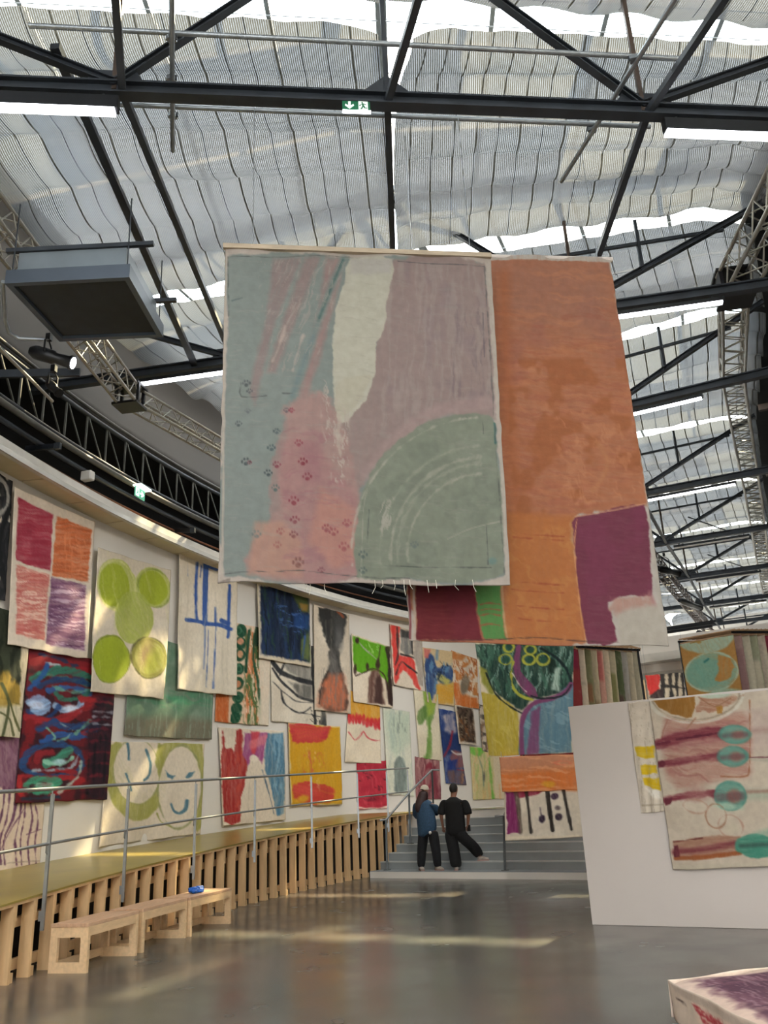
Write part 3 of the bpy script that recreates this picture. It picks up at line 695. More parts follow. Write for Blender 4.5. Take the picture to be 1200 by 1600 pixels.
# ---------------------------------------------------------------- exit signs
def exit_sign(c, az, w_, h, label, gm, wm, arrow, lit):
    o = empty('exit_sign', c, label, 'sign'); a = math.radians(az); ex = np.array([math.sin(a), math.cos(a), 0]); fz = np.array([math.cos(a), -math.sin(a), 0]); ez = np.array([0, 0, 1.])
    if fz[1] > 0: fz = -fz
    def P(u, v, d=0): return c + ex * u * w_ + ez * v * h + fz * d
    MB().hexa([P(-.5, -.5, 0), P(.5, -.5, 0), P(.5, -.5, -.02), P(-.5, -.5, -.02)], [P(-.5, .5, 0), P(.5, .5, 0), P(.5, .5, -.02), P(-.5, .5, -.02)]).build('green_panel', gm, o)
    def poly(pts, name, mm, d=.003):
        n = len(pts); m = MB(); m.add([P(u, v, d) for u, v in pts] + [P(u, v, .0) for u, v in pts], [tuple(range(n))] + [(i, n + i, n + (i + 1) % n, (i + 1) % n) for i in range(n)]).build(name, mm, o)
    s = -1 if not lit else 1
    if not lit:
        poly([(.08, -.42), (.42, -.42), (.42, .42), (.08, .42)], 'white_field', wm)
        poly([(-.29, .36), (-.20, .36), (-.20, -.02), (-.10, .14), (-.08, -.02), (-.245, -.34), (-.41, -.02), (-.39, .14), (-.29, -.02)], 'down_arrow', wm)
        def man(pts, d=.005): poly(pts, 'running_figure', gm, d)
        man([(.19, .34), (.24, .34), (.24, .22), (.19, .22)]); man([(.19, .2), (.26, .2), (.29, -.08), (.22, -.08)]); man([(.25, .2), (.36, .1), (.35, .04), (.25, .13)]); man([(.1, .0), (.19, .12), (.19, .05), (.12, -.06)])
        man([(.24, -.05), (.3, -.05), (.32, -.2), (.4, -.22), (.4, -.28), (.28, -.27)]); man([(.22, -.06), (.27, -.06), (.2, -.36), (.14, -.36)])
        MB().hexa([P(-.5, -.56, .01), P(.52, -.56, .01), P(.52, -.56, -.03), P(-.5, -.56, -.03)], [P(-.5, -.5, .01), P(.52, -.5, .01), P(.52, -.5, -.03), P(-.5, -.5, -.03)]).build('light_strip', 'lamp', o)
        MB().hexa([P(-.5, .5, .01), P(.5, .5, .01), P(.5, .5, -.03), P(-.5, .5, -.03)], [P(-.5, .62, .01), P(.5, .62, .01), P(.5, .62, -.03), P(-.5, .62, -.03)]).build('top_case', 'steel', o)
    else:
        poly([(-.46, -.4), (-.12, -.4), (-.12, .4), (-.46, .4)], 'white_field', wm)
        poly([(0, .08), (.2, .08), (.1, .3), (.2, .3), (.42, 0), (.2, -.3), (.1, -.3), (.2, -.08), (0, -.08)], 'side_arrow', wm)
        poly([(-.32, .3), (-.25, .3), (-.2, .0), (-.15, -.3), (-.22, -.3), (-.27, -.1), (-.38, -.32), (-.43, -.28), (-.33, 0)], 'running_figure', gm, .005)
        MB().hexa([P(-.55, .5, .12), P(.6, .5, .12), P(.6, .5, -.05), P(-.55, .5, -.05)], [P(-.55, .66, .12), P(.6, .66, .12), P(.6, .66, -.05), P(-.55, .66, -.05)]).build('lamp_case', 'litwhite', o)
    return o
e1 = onplane(557, 171, TR[1][0], 83); exit_sign(e1 + np.array([0, -.05, 0]), 84, .275, .13, 'green exit sign with down arrow and running figure under the near truss', 'green', 'exitwhite', 'down', False)
e2 = oncyl(219, 771, RW - .45); exit_sign(e2, 14, .34, .19, 'glowing green exit sign with side arrow above the left fascia', 'greenlit', 'litwhite', 'right', True)

# ---------------------------------------------------------------- spotlights
def spotlight(tail, lens, r, label, yoke_up=.22, lit=True):
    o = empty('stage_spotlight', tail, label, 'spotlight'); tail = np.array(tail, float); lens = np.array(lens, float); d = lens - tail; L_ = np.linalg.norm(d); d /= L_
    MB().tube([tail, tail + d * L_ * .12, tail + d * L_ * .3, tail + d * L_ * .55, tail + d * L_ * .6, lens], [r * .6, r * .95, r, r * .95, r * .72, r * .9], 14).build('barrel', 'blackmetal', o)
    MB().tube([lens - d * .02, lens + d * .01], r * 1.02, 14).build('lens_ring', 'blackmetal', o)
    if lit: MB().tube([lens + d * .008, lens + d * .014], r * .8, 14).build('lens', 'spotlens', o)
    x = np.cross(d, (0, 0, 1)); x /= np.linalg.norm(x); c = tail + d * L_ * .4; up = np.array([0, 0, yoke_up])
    MB().tube([c - x * r * 1.25, c - x * r * 1.25 + up * .7, c + up, c + x * r * 1.25 + up * .7, c + x * r * 1.25], .012, 6).build('yoke', 'blackmetal', o)
    MB().box(c + up * 1.15, (.06, .06, .09), 10).build('hook_clamp', 'blackmetal', o)
    return o
spotlight(atz(48, 548, 6.9), atz(113, 567, 6.72), .09, 'black theatre spotlight with lit lens below the air unit')
spotlight(atz(75, 597, 6.8), atz(92, 614, 6.6), .06, 'small black fitting clamped to the brown beam at left', lit=False)
spotlight(atz(1028, 888, 7.4), atz(1060, 896, 7.35), .11, 'black spotlight on the thin lattice truss, upper one', yoke_up=.4)
spotlight(atz(1062, 938, 7.35), atz(1094, 950, 7.3), .11, 'black spotlight on the thin lattice truss, lower one', yoke_up=.4)
spotlight(atz(1090, 988, 7.0), atz(1104, 992, 7.0), .1, 'black spotlight over the teal circle canvas', lit=False)
# leaning pale poles and conduit at left
o = MB().tube([atz(-20, 525, 7.0), atz(82, 627, 7.0)], .022, 8).build('hanging_pole', 'alu', None, atz(40, 580, 7)); tag(o, 'pale straight pole slanting below the black spotlight', 'pole')
pts = [atz(5, 440, 7.3), atz(8, 500, 7.2), atz(14, 520, 7.15), atz(30, 529, 7.1), atz(75, 531, 7.1)]
o = MB().tube(pts, .025, 8).build('conduit', 'galv', None, pts[0]); tag(o, 'bent grey conduit beneath the left corner of the air unit', 'pipe')
p, q = atz(-30, 585, 7.6), atz(125, 582, 7.6); o = MB().bar(p, q, .05, .12).build('side_beam', 'steel', None, p); tag(o, 'thin dark beam left of the second truss, below the black spotlight', 'beam')

# ================================================================ PAINTED CANVASES
_rs = np.random.RandomState(7); _tab = _rs.rand(256, 256)
def vnoise(x, y, seed=0):
    x = x + seed * 37.7; y = y + seed * 91.3
    i = np.floor(x).astype(int); j = np.floor(y).astype(int); u = x - i; v = y - j; u = u * u * (3 - 2 * u); v = v * v * (3 - 2 * v)
    g = lambda a, b: _tab[a & 255, b & 255]
    return (g(i, j) * (1 - u) + g(i + 1, j) * u) * (1 - v) + (g(i, j + 1) * (1 - u) + g(i + 1, j + 1) * u) * v
def hexc(h): h = h.lstrip('#'); return np.array([int(h[i:i + 2], 16) / 255 for i in (0, 2, 4)])
def catmull(P, closed, k):
    n = len(P); out = []
    for i in range(n if closed else n - 1):
        g = (lambda j: P[j % n]) if closed else (lambda j: P[max(0, min(n - 1, j))]); a, b, c, d = [np.array(g(i + o), float) for o in (-1, 0, 1, 2)]
        for t in [q / k for q in range(k)]:
            v = .5 * (2 * b + (c - a) * t + (2 * a - 5 * b + 4 * c - d) * t * t + (3 * b - a - 3 * c + d) * t ** 3); out.append(tuple(v))
    if not closed: out.append(tuple(P[-1]))
    return out
class Paint:                                    # brushwork in the canvas's own sketch coordinates
    def __init__(s, X, Y, seed): s.X, s.Y, s.seed, s.n = X, Y, seed, 0; s.col = np.zeros(X.shape + (3,)); s.mask = None
    def streak(s, angle, long, short, seed=None):
        a = math.radians(angle); u = s.X * math.cos(a) + s.Y * math.sin(a); v = -s.X * math.sin(a) + s.Y * math.cos(a); k = s.seed + (s.n if seed is None else seed)
        v = v + short * 2.2 * vnoise(s.X / (long * .5), s.Y / (long * .5), k + 2) + short * .5 * vnoise(s.X / 5, s.Y / 5, k + 3)
        return .55 * vnoise(u / long, v / short, k) + .3 * vnoise(u / long * 2.3, v / short * 2.1, k + 5) + .15 * vnoise(u / long * 5, v / short * 1.1 * 4, k + 6)
    def _blend(s, d, c, soft, op, rough, br, ba):
        s.n += 1
        if rough: d = d + rough * 2.2 * (vnoise(s.X / 11, s.Y / 11, s.seed + s.n) - .5) + rough * 1.0 * (vnoise(s.X / 4.3, s.Y / 4.3, s.seed + s.n + 3) - .5) + rough * .5 * (vnoise(s.X / 1.9, s.Y / 1.9, s.seed + s.n + 6) - .5)
        a = np.clip(.5 - d / max(soft, .3), 0, 1) * op
        if br: st_ = s.streak(ba, 26, 2.2); a = a * np.clip(1 - br * 2.2 * np.clip(st_ - .35, 0, 1), 0, 1)
        if s.mask is not None: a = a * s.mask
        c = hexc(c); s.col += (c - s.col) * a[..., None]; return s
    def fill(s, c, op=1, br=0, ba=90): return s._blend(np.full(s.X.shape, -99.), c, 1, op, 0, br, ba)
    def _pd(s, pts, closed):
        if len(pts) > 2 and (not closed or len(pts) >= 9): pts = catmull(pts, closed, 3 if not closed else 2)
        X, Y = s.X, s.Y; D = np.full(X.shape, 1e9); ins = np.zeros(X.shape, bool); n = len(pts)
        for i in range(n if closed else n - 1):
            (x0, y0), (x1, y1) = pts[i], pts[(i + 1) % n]; dx, dy = x1 - x0, y1 - y0
            t = np.clip(((X - x0) * dx + (Y - y0) * dy) / (dx * dx + dy * dy + 1e-9), 0, 1); D = np.minimum(D, np.hypot(X - x0 - t * dx, Y - y0 - t * dy))
            if closed and y0 != y1: ins ^= ((y0 > Y) != (y1 > Y)) & (X < (x1 - x0) * (Y - y0) / (y1 - y0) + x0)
        return np.where(ins, -D, D) if closed else D
    def poly(s, pts, c, soft=1.6, op=1, rough=1.2, br=.25, ba=90): return s._blend(s._pd(pts, True), c, soft, op, rough, br, ba)
    def line(s, pts, w_, c, soft=1.4, op=1, rough=.5, br=.15, ba=90): return s._blend(s._pd(pts, False) - w_ / 2, c, soft, op, rough, br, ba)
    def ell(s, cx, cy, rx, ry, c, rot=0, ring=0, soft=1.5, op=1, rough=.8, br=.2, ba=60):
        a = math.radians(rot); u = (s.X - cx) * math.cos(a) + (s.Y - cy) * math.sin(a); v = -(s.X - cx) * math.sin(a) + (s.Y - cy) * math.cos(a)
        q = np.hypot(u / rx, v / ry); d = (q - 1) * min(rx, ry)
        if ring: d = np.abs(d) - ring / 2
        return s._blend(d, c, soft, op, rough, br, ba)
    def scrub(s, c, ang_=90, long=30, short=3, lo=.55, hi=.7, op=.6, region=None):   # broken dry brush strokes
        s.n += 1; a = np.clip((s.streak(ang_, long, short) - lo) / (hi - lo), 0, 1) * op
        if region is not None: a = a * np.clip(.5 - s._pd(region, True) / 6, 0, 1)
        if s.mask is not None: a = a * s.mask
        s.col += (hexc(c) - s.col) * a[..., None]; return s
    def blob(s, c, scale=12, lo=.5, hi=.6, op=.7, region=None, sx=1):
        s.n += 1; a = np.clip((vnoise(s.X / scale / sx, s.Y / scale, s.seed + s.n) * .7 + .3 * vnoise(s.X / scale * 2.7, s.Y / scale * 2.7, s.seed + s.n + 9) - lo) / (hi - lo), 0, 1) * op
        if region is not None: a = a * np.clip(.5 - s._pd(region, True) / 5, 0, 1)
        s.col += (hexc(c) - s.col) * a[..., None]; return s

def homog(src, dst):
    A = []; b = []
    for (x, y), (u, v) in zip(src, dst):
        A.append([x, y, 1, 0, 0, 0, -u * x, -u * y]); b.append(u); A.append([0, 0, 0, x, y, 1, -v * x, -v * y]); b.append(v)
    return np.append(np.linalg.solve(np.array(A, float), np.array(b, float)), 1).reshape(3, 3)

def canvas(name, label, quad, place, fn, gain=1.25, res=1.5, rip=.012, seed=None, cat='painting', group=None, parent=None, fray=.006, extra=None, thick=.010, folds=3):
    """quad: the four corners of the sketch (TL TR BR BL); place(x, y) -> corner in the hall."""
    seed = seed if seed is not None else abs(hash(label)) % 97 if False else sum(map(ord, label)) % 97
    q = quad; wpx = (math.dist(q[0], q[1]) + math.dist(q[3], q[2])) / 2; hpx = (math.dist(q[0], q[3]) + math.dist(q[1], q[2])) / 2
    nu, nv = max(8, int(wpx / res)), max(8, int(hpx / res))
    u = np.linspace(0, 1, nu); v = np.linspace(0, 1, nv); U, V = np.meshgrid(u, v, indexing='ij')
    K = [place(*c) for c in q]
    if place.kind == 'cyl':
        KK = np.array([[ang(p) * math.pi / 180 * RW, p[2]] for p in K])
    else: KK = np.array(K)
    sh = lambda a: a[None, None]
    B = (sh(KK[0]) * ((1 - U) * (1 - V))[..., None] + sh(KK[1]) * (U * (1 - V))[..., None] + sh(KK[2]) * (U * V)[..., None] + sh(KK[3]) * ((1 - U) * V)[..., None])
    Wm = np.linalg.norm(KK[1] - KK[0]); Hm = np.linalg.norm(KK[3] - KK[0])
    # frayed, slightly wavy outline
    fx = fray * ((vnoise(V * Hm * 9, U * 0, seed) - .5) * 2) * (np.abs(U - .5) * 2) ** 6; fz = fray * 2 * ((vnoise(U * Wm * 3, V * 0, seed + 4) - .5) * 2) * (V ** 8) - fray * .8 * np.sin(U * np.pi * 5) * ((1 - V) ** 8)
    # cloth relief
    fo = np.sin(U * folds * 2 * np.pi + 2 * vnoise(V * 2, U * 2, seed) + seed) * (.25 + .75 * V) * rip
    fo += rip * 1.2 * (vnoise(U * Wm * 2.2, V * Hm * 1.6, seed + 2) - .5) + rip * .35 * (vnoise(U * Wm * 9, V * Hm * 7, seed + 8) - .5)
    fo += rip * .8 * V ** 6 * np.sin(U * 9 + seed)
    if extra is not None: fo = fo + extra(U, V)
    if place.kind == 'cyl':
        A = B[..., 0] / RW + fx / RW; rr = RW - place.off - (fo + rip * .9)
        P3 = np.stack([CX - np.cos(A) * rr, CY + np.sin(A) * rr, B[..., 1] + fz], -1)
    else:
        nrm = np.cross(KK[1] - KK[0], KK[3] - KK[0]); nrm /= np.linalg.norm(nrm)
        if nrm @ (EYE - KK[0]) < 0: nrm = -nrm
        ex = (KK[1] - KK[0]) / Wm; P3 = B + nrm * fo[..., None] + ex * fx[..., None]; P3[..., 2] += fz
    Hm_ = homog([(0, 0), (1, 0), (1, 1), (0, 1)], q)
    uvw = np.stack([U, V, np.ones_like(U)], -1) @ Hm_.T; X, Y = uvw[..., 0] / uvw[..., 2], uvw[..., 1] / uvw[..., 2]
    pt = Paint(X, Y, seed); pt.U, pt.V = U, V; fn(pt)
    col = np.clip(pt.col, 0, 1); lin = np.where(col > .04045, ((col + .055) / 1.055) ** 2.4, col / 12.92) * gain
    lin = np.clip(lin, 0, .86)
    # hem folded back all round
    back = (P3 - (np.array([0, 0, 0]) if place.kind == 'cyl' else nrm * thick))
    if place.kind == 'cyl':
        dr = np.stack([-np.cos(A), np.sin(A), np.zeros_like(A)], -1); back = P3 + dr * thick
    idx = np.arange(nu * nv).reshape(nu, nv)
    ring = np.concatenate([idx[:, 0], idx[-1, 1:], idx[-2::-1, -1], idx[0, -2:0:-1]])
    fl = P3.reshape(-1, 3); vs = np.concatenate([fl, back.reshape(-1, 3)[ring]]); nb = len(fl); k = len(ring)
    quads = np.stack([idx[:-1, :-1], idx[:-1, 1:], idx[1:, 1:], idx[1:, :-1]], -1).reshape(-1, 4)
    j = np.arange(k); rq = np.stack([ring, ring[(j + 1) % k], nb + (j + 1) % k, nb + j], -1)
    qs = np.concatenate([quads, rq])
    cl = np.concatenate([lin.reshape(-1, 3), lin.reshape(-1, 3)[ring]]); cl = np.concatenate([cl, np.ones((len(cl), 1))], 1)
    org = P3[nu // 2, -1] if parent is None else np.array(wloc(parent))
    me = bpy.data.meshes.new(name); me.vertices.add(len(vs)); me.vertices.foreach_set('co', (vs - org).astype(np.float32).ravel())
    me.loops.add(qs.size); me.loops.foreach_set('vertex_index', qs.ravel().astype(np.int32)); me.polygons.add(len(qs)); me.polygons.foreach_set('loop_start', np.arange(0, qs.size, 4, dtype=np.int32))
    me.update(calc_edges=True); ca = me.color_attributes.new('paint', 'FLOAT_COLOR', 'POINT'); ca.data.foreach_set('color', cl.astype(np.float32).ravel())
    me.polygons.foreach_set('use_smooth', np.ones(len(qs), bool)); me.materials.append(M['canvas']); me.update()
    o = bpy.data.objects.new(name, me); C.objects.link(o)
    if parent is not None: o.parent = parent
    else: o.location = tuple(org); tag(o, label, cat, group)
    return o, K
def on_wall(off=.03):
    f = lambda x, y: oncyl(x, y, RW - off); f.kind = 'cyl'; f.off = off; return f
def on_plane(P, az):
    f = lambda x, y: onplane(x, y, P, az); f.kind = 'plane'; return f
RAW = '#c3b6a3'
def base(p, c=RAW, d='#a99b88', g='#d2c7b6'):
    p.fill(c); p.blob(d, 40, .5, .75, .35); p.blob(g, 25, .5, .75, .35); return p

WALLG = 'canvases on the curved left wall'
def wallp(label, quad, fn, off=.03, gain=1.3, **k): return canvas('painting', label, quad, on_wall(off), fn, gain, group=WALLG, **k)

def f_blackwhite(p):
    base(p, '#b9b0a2'); p.blob('#26272a', 16, .40, .5, .95, sx=.5); p.scrub('#1d1e20', 100, 40, 5, .5, .6, .9); p.line([(4, 740), (12, 800), (-2, 860), (10, 930)], 7, '#17181a'); p.ell(-2, 780, 14, 30, '#8e8a84', ring=4)
wallp('black and white brushed canvas cut by the left edge', [(-62, 702), (19, 752), (6, 940), (-62, 915)], f_blackwhite)

def f_blocks(p):
    base(p, '#bdb0a0'); q = dict(br=.35, ba=4)
    p.poly([(27, 778), (83, 805), (78, 896), (23, 880)], '#8f2f3e', **q); p.blob('#7b2233', 30, .45, .6, .5, [(27, 778), (83, 805), (78, 896), (23, 880)])
    p.poly([(89, 806), (142, 829), (137, 913), (82, 903)], '#b4603a', **q); p.scrub('#8f4526', 5, 30, 3, .5, .65, .5, [(89, 806), (142, 829), (137, 913), (82, 903)])
    p.scrub('#c67a52', 88, 30, 4, .55, .7, .6, [(97, 830), (135, 845), (130, 900), (92, 895)])
    a = [(24, 886), (76, 902), (69, 1002), (23, 992)]; p.poly(a, '#b4665c', op=.9, **q); p.scrub('#cfb0a0', 6, 40, 4, .5, .62, .8, a); p.scrub('#a34a48', 4, 40, 3, .55, .65, .6, a)
    a = [(80, 906), (134, 918), (131, 1017), (72, 1006)]; p.poly(a, '#6d4763', op=.95, **q); p.scrub('#b49cac', 5, 45, 3.5, .54, .66, .8, a); p.scrub('#4f2c4a', 3, 40, 3, .52, .62, .6, a)
wallp('tall canvas of four blocks: crimson, orange, pink and purple', [(22, 761), (147, 815), (135, 1029), (11, 1007)], f_blocks, .095)

def f_lime(p):
    base(p, '#bdb19f', '#a79b88', '#c9bfae'); g1, g2, g3 = '#8f9a2c', '#a3a93d', '#6f7a26'
    p.ell(181, 914, 31, 41, '#9aa24a', -8, op=.85); p.ell(181, 916, 30, 40, '#b9b77c', -8, ring=2); p.ell(178, 916, 25, 35, g1, -6, br=.15, ba=0)
    p.ell(238, 918, 26, 33, '#9ea64e', -18, op=.85); p.ell(238, 919, 22, 28, g1, -15, br=.15); p.ell(240, 920, 25, 31, '#76803a', -15, ring=1.6, op=.8)
    p.ell(208, 967, 31, 41, '#98a04a', -4, op=.9); p.ell(172, 1031, 30, 36, g1, 0); p.ell(172, 1031, 28, 33, '#8e9b2a', 0, br=.1); p.ell(172, 1031, 30, 36, g3, 0, ring=1.6)
    p.ell(231, 1029, 27, 32, '#8a8a42', -12); p.ell(231, 1029, 24, 28, '#7e7a3c', -12, ring=3); p.ell(226, 1024, 10, 20, '#6a5440', 14, soft=12, op=.8); p.ell(237, 1036, 10, 17, '#8f9234', 14, soft=9, op=.7); p.ell(231, 1029, 27, 32, '#5f5a36', -12, ring=1.6)
    p.scrub('#b9b680', 80, 60, 3, .66, .76, .3)
wallp('cream canvas with five lime green ovals', [(152, 855), (266, 891), (255, 1092), (138, 1080)], f_lime, .09, rip=.02)

def f_bluelines(p):
    base(p, '#c3b8a6', '#b0a591', '#cfc5b4'); b = '#2c4a86'
    p.line([(308, 880), (306, 930), (307, 968)], 4, b); p.line([(322, 884), (321, 930), (320, 975)], 9, b); p.line([(320, 975), (320, 1010), (319, 1045)], 3, '#54699a', op=.7); p.line([(290, 969), (305, 971), (322, 975), (345, 978), (360, 984)], 6, b)
    p.line([(320, 882), (338, 889)], 7, b); p.line([(358, 915), (357, 985), (356, 996)], 5, b); p.line([(336, 950), (336, 974)], 3, b); p.line([(337, 977), (333, 1075)], 1.3, b); p.line([(326, 985), (324, 1073)], 1.2, b); p.line([(314, 884), (313, 902)], 1.5, b); p.line([(294, 880), (293, 900)], 1, '#54699a'); p.line([(345, 970), (357, 975)], 7, b)
    p.scrub('#a79d8a', 92, 90, 4, .62, .75, .35)
wallp('cream canvas with a blue grid of brushed lines', [(279, 862), (369, 893), (368, 1087), (275, 1077)], f_bluelines, .09, rip=.022)

def f_darkgreen(p):
    base(p, '#2c3024', '#1c2018', '#3e4432'); p.poly([(-70, 1085), (30, 1110), (35, 1200), (-70, 1200)], '#b4aa90'); p.poly([(-70, 1080), (10, 1060), (40, 1095), (30, 1110), (-70, 1120)], '#8b7230', soft=6)
    p.line([(2, 1080), (12, 1110), (3, 1150)], 4, '#3c4229'); p.line([(0, 1120), (14, 1130), (20, 1150)], 3, '#4a4c30'); p.line([(12, 1100), (28, 1145)], 2.5, '#454728'); p.scrub('#11140f', 90, 50, 5, .5, .65, .6, [(-70, 930), (32, 960), (31, 1080), (-70, 1060)])
    p.poly([(32, 1000), (60, 1000), (40, 1160), (28, 1160)], '#b2a58f', soft=2); p.poly([(34, 940), (60, 940), (60, 1010), (33, 1010)], '#b2a58f')
wallp('dark green canvas with olive stems at the left edge, behind the four blocks canvas', [(-62, 925), (48, 968), (28, 1154), (-62, 1142)], f_darkgreen, .065)

def f_storm(p):
    p.fill('#5d1b22'); red, blue, grn, lt, dk = '#8c2429', '#1f3b63', '#2f6a58', '#8fa3b8', '#17141c'
    p.blob(dk, 22, .5, .62, .6); q = lambda pts, w_, c, o_=1, r_=2.2: p.line(pts, w_, c, soft=2.5, op=o_, rough=r_, br=.35, ba=160)
    q([(48, 1030), (90, 1036), (150, 1046)], 16, '#7c1f25'); q([(62, 1022), (95, 1030), (120, 1042)], 5, '#23324f'); q([(70, 1035), (92, 1040)], 3, '#a9b4b8'); q([(118, 1046), (150, 1050), (172, 1062)], 9, '#8a2026')
    q([(50, 1062), (80, 1048), (120, 1050), (160, 1066)], 12, grn); q([(60, 1052), (100, 1060), (150, 1072)], 6, '#4a8a70', .8); q([(46, 1075), (66, 1055), (74, 1040)], 10, '#27508a'); q([(60, 1072), (90, 1062), (130, 1066), (165, 1080)], 9, blue); q([(75, 1080), (105, 1074), (140, 1084)], 8, '#2c5a94', .9); q([(80, 1072), (110, 1082), (150, 1078)], 4, '#5f9a84', .8)
    q([(88, 1086), (100, 1094), (128, 1090), (140, 1082)], 7, grn); q([(46, 1098), (60, 1092), (72, 1100), (66, 1112), (50, 1112)], 12, '#7f9cc0'); p.ell(56, 1102, 12, 7, '#b5c6dc', 10, soft=4); q([(88, 1104), (104, 1112), (122, 1108), (128, 1096)], 10, '#8aa4c4'); p.ell(112, 1109, 13, 6, '#c3cddc', 12, soft=4); q([(42, 1112), (60, 1122), (80, 1118), (92, 1104)], 5, '#1d3866')
    q([(40, 1122), (80, 1128), (110, 1118), (152, 1096)], 12, red); q([(128, 1092), (155, 1098), (152, 1120)], 11, '#96272a'); q([(46, 1130), (44, 1160), (40, 1190)], 14, '#701a1e'); q([(150, 1100), (176, 1104)], 5, '#1a1720')
    q([(62, 1140), (80, 1130), (105, 1136), (148, 1132)], 12, '#24406c'); q([(64, 1160), (90, 1150), (130, 1150), (150, 1138)], 11, '#2a5088'); q([(72, 1138), (86, 1152), (80, 1162)], 4, '#6fa08c'); q([(95, 1132), (112, 1142), (100, 1156)], 3.5, '#9db8b0', .9); q([(88, 1160), (120, 1146), (140, 1128)], 3, '#5f8c7c'); q([(130, 1146), (148, 1150), (168, 1148)], 9, '#8f262a')
    q([(46, 1166), (90, 1162), (130, 1170), (165, 1164)], 6, '#3a1820'); q([(34, 1198), (40, 1180), (60, 1168), (95, 1164), (125, 1176), (128, 1200), (100, 1214), (60, 1212), (36, 1202)], 8, '#23426c'); q([(56, 1190), (62, 1178), (80, 1176)], 12, '#7d2229'); q([(72, 1196), (92, 1184), (110, 1172)], 12, '#3c8069'); q([(70, 1190), (92, 1196), (112, 1186)], 6, '#7fb49c'); p.ell(92, 1191, 9, 4, '#9fc0c4', 0, soft=3); q([(50, 1204), (80, 1204), (110, 1200), (124, 1180)], 3.5, '#9db8c4', .8); q([(88, 1204), (118, 1208)], 6, '#8a2026')
    q([(34, 1212), (80, 1216), (128, 1216)], 7, red); q([(40, 1226), (58, 1218), (90, 1222), (70, 1236), (44, 1234)], 11, '#3f8a6c'); q([(48, 1228), (80, 1226)], 4, '#8cc0a8', .8); q([(28, 1218), (32, 1240)], 10, '#a42c2c'); q([(74, 1246), (110, 1228), (130, 1220)], 9, '#8a2024'); q([(90, 1240), (122, 1214), (128, 1190)], 3.4, '#a7c0b4', .8); q([(36, 1248), (90, 1246)], 5, '#24303e')
    p.poly([(150, 1090), (178, 1092), (168, 1250), (132, 1250), (140, 1190), (134, 1150)], '#221822', soft=8, op=.88, rough=3)
    for y in (1100, 1128, 1142, 1160, 1178, 1196, 1214, 1232): q([(140, y), (160, y - 3), (176, y + 1)], 2.2, '#6a1f2a', .8)
    for y in (1112, 1120, 1132): q([(146, y), (174, y + 2)], 2, '#9a9ea8', .7)
    for x in (140, 148, 156, 165): q([(x, 1150), (x - 4, 1240)], 1.6, '#0e0f16', .8)
wallp('dense red, blue and green storm of brushwork on dark canvas', [(46, 1012), (181, 1036), (167, 1249), (24, 1255)], f_storm, .052, gain=1.2)

def f_purpledrip(p):
    base(p, '#c0ad99'); p.poly([(-80, 1120), (80, 1120), (72, 1248), (-80, 1240)], '#6a4558', soft=5, rough=4, br=.3); p.scrub('#8f6f7c', 60, 40, 6, .5, .65, .4, [(-80, 1120), (30, 1140), (30, 1240), (-80, 1240)])
    for x0, x1, x2, w_ in ((-2, -8, -14, 4), (8, 2, -6, 4), (16, 12, 4, 3), (26, 20, 10, 3.4), (34, 30, 26, 2.4), (40, 38, 34, 2), (48, 50, 46, 2.4), (54, 58, 56, 1.6)): p.line([(x0, 1240), (x0, 1262), (x1, 1290), (x2 - 2, 1320), (x2, 1352)], w_, '#5d3a50', rough=1)
    p.line([(0, 1340), (20, 1300), (40, 1270)], 1.5, '#6b4a5a'); p.line([(42, 1310), (62, 1302)], 1, '#6b4a5a'); p.line([(0, 1352), (60, 1345)], 1, '#8b7a6c')
wallp('purple canvas with long drips running down, at the left edge above the ramp', [(-62, 1130), (77, 1142), (61, 1348), (-62, 1378)], f_purpledrip, .010, rip=.008)

def f_teal(p):
    p.fill('#5e7461'); p.blob('#4a6b56', 30, .45, .65, .7); p.blob('#83917f', 22, .5, .7, .5); p.poly([(190, 1120), (340, 1125), (340, 1160), (190, 1160)], '#6a6252', soft=14, op=.9); p.scrub('#3d7a58', 10, 30, 5, .55, .7, .5, [(200, 1060), (330, 1060), (330, 1110), (200, 1110)]); p.scrub('#8a9a8a', 92, 60, 2, .6, .72, .4); p.ell(280, 1095, 16, 6, '#48966a', 20, soft=8, op=.6)
    p.line([(196, 1150), (260, 1156), (330, 1156)], 4, '#5c5048', op=.7)
wallp('hazy green canvas behind the lime ovals and the blue grid canvases', [(206, 985), (336, 1022), (330, 1156), (194, 1150)], f_teal, .05)

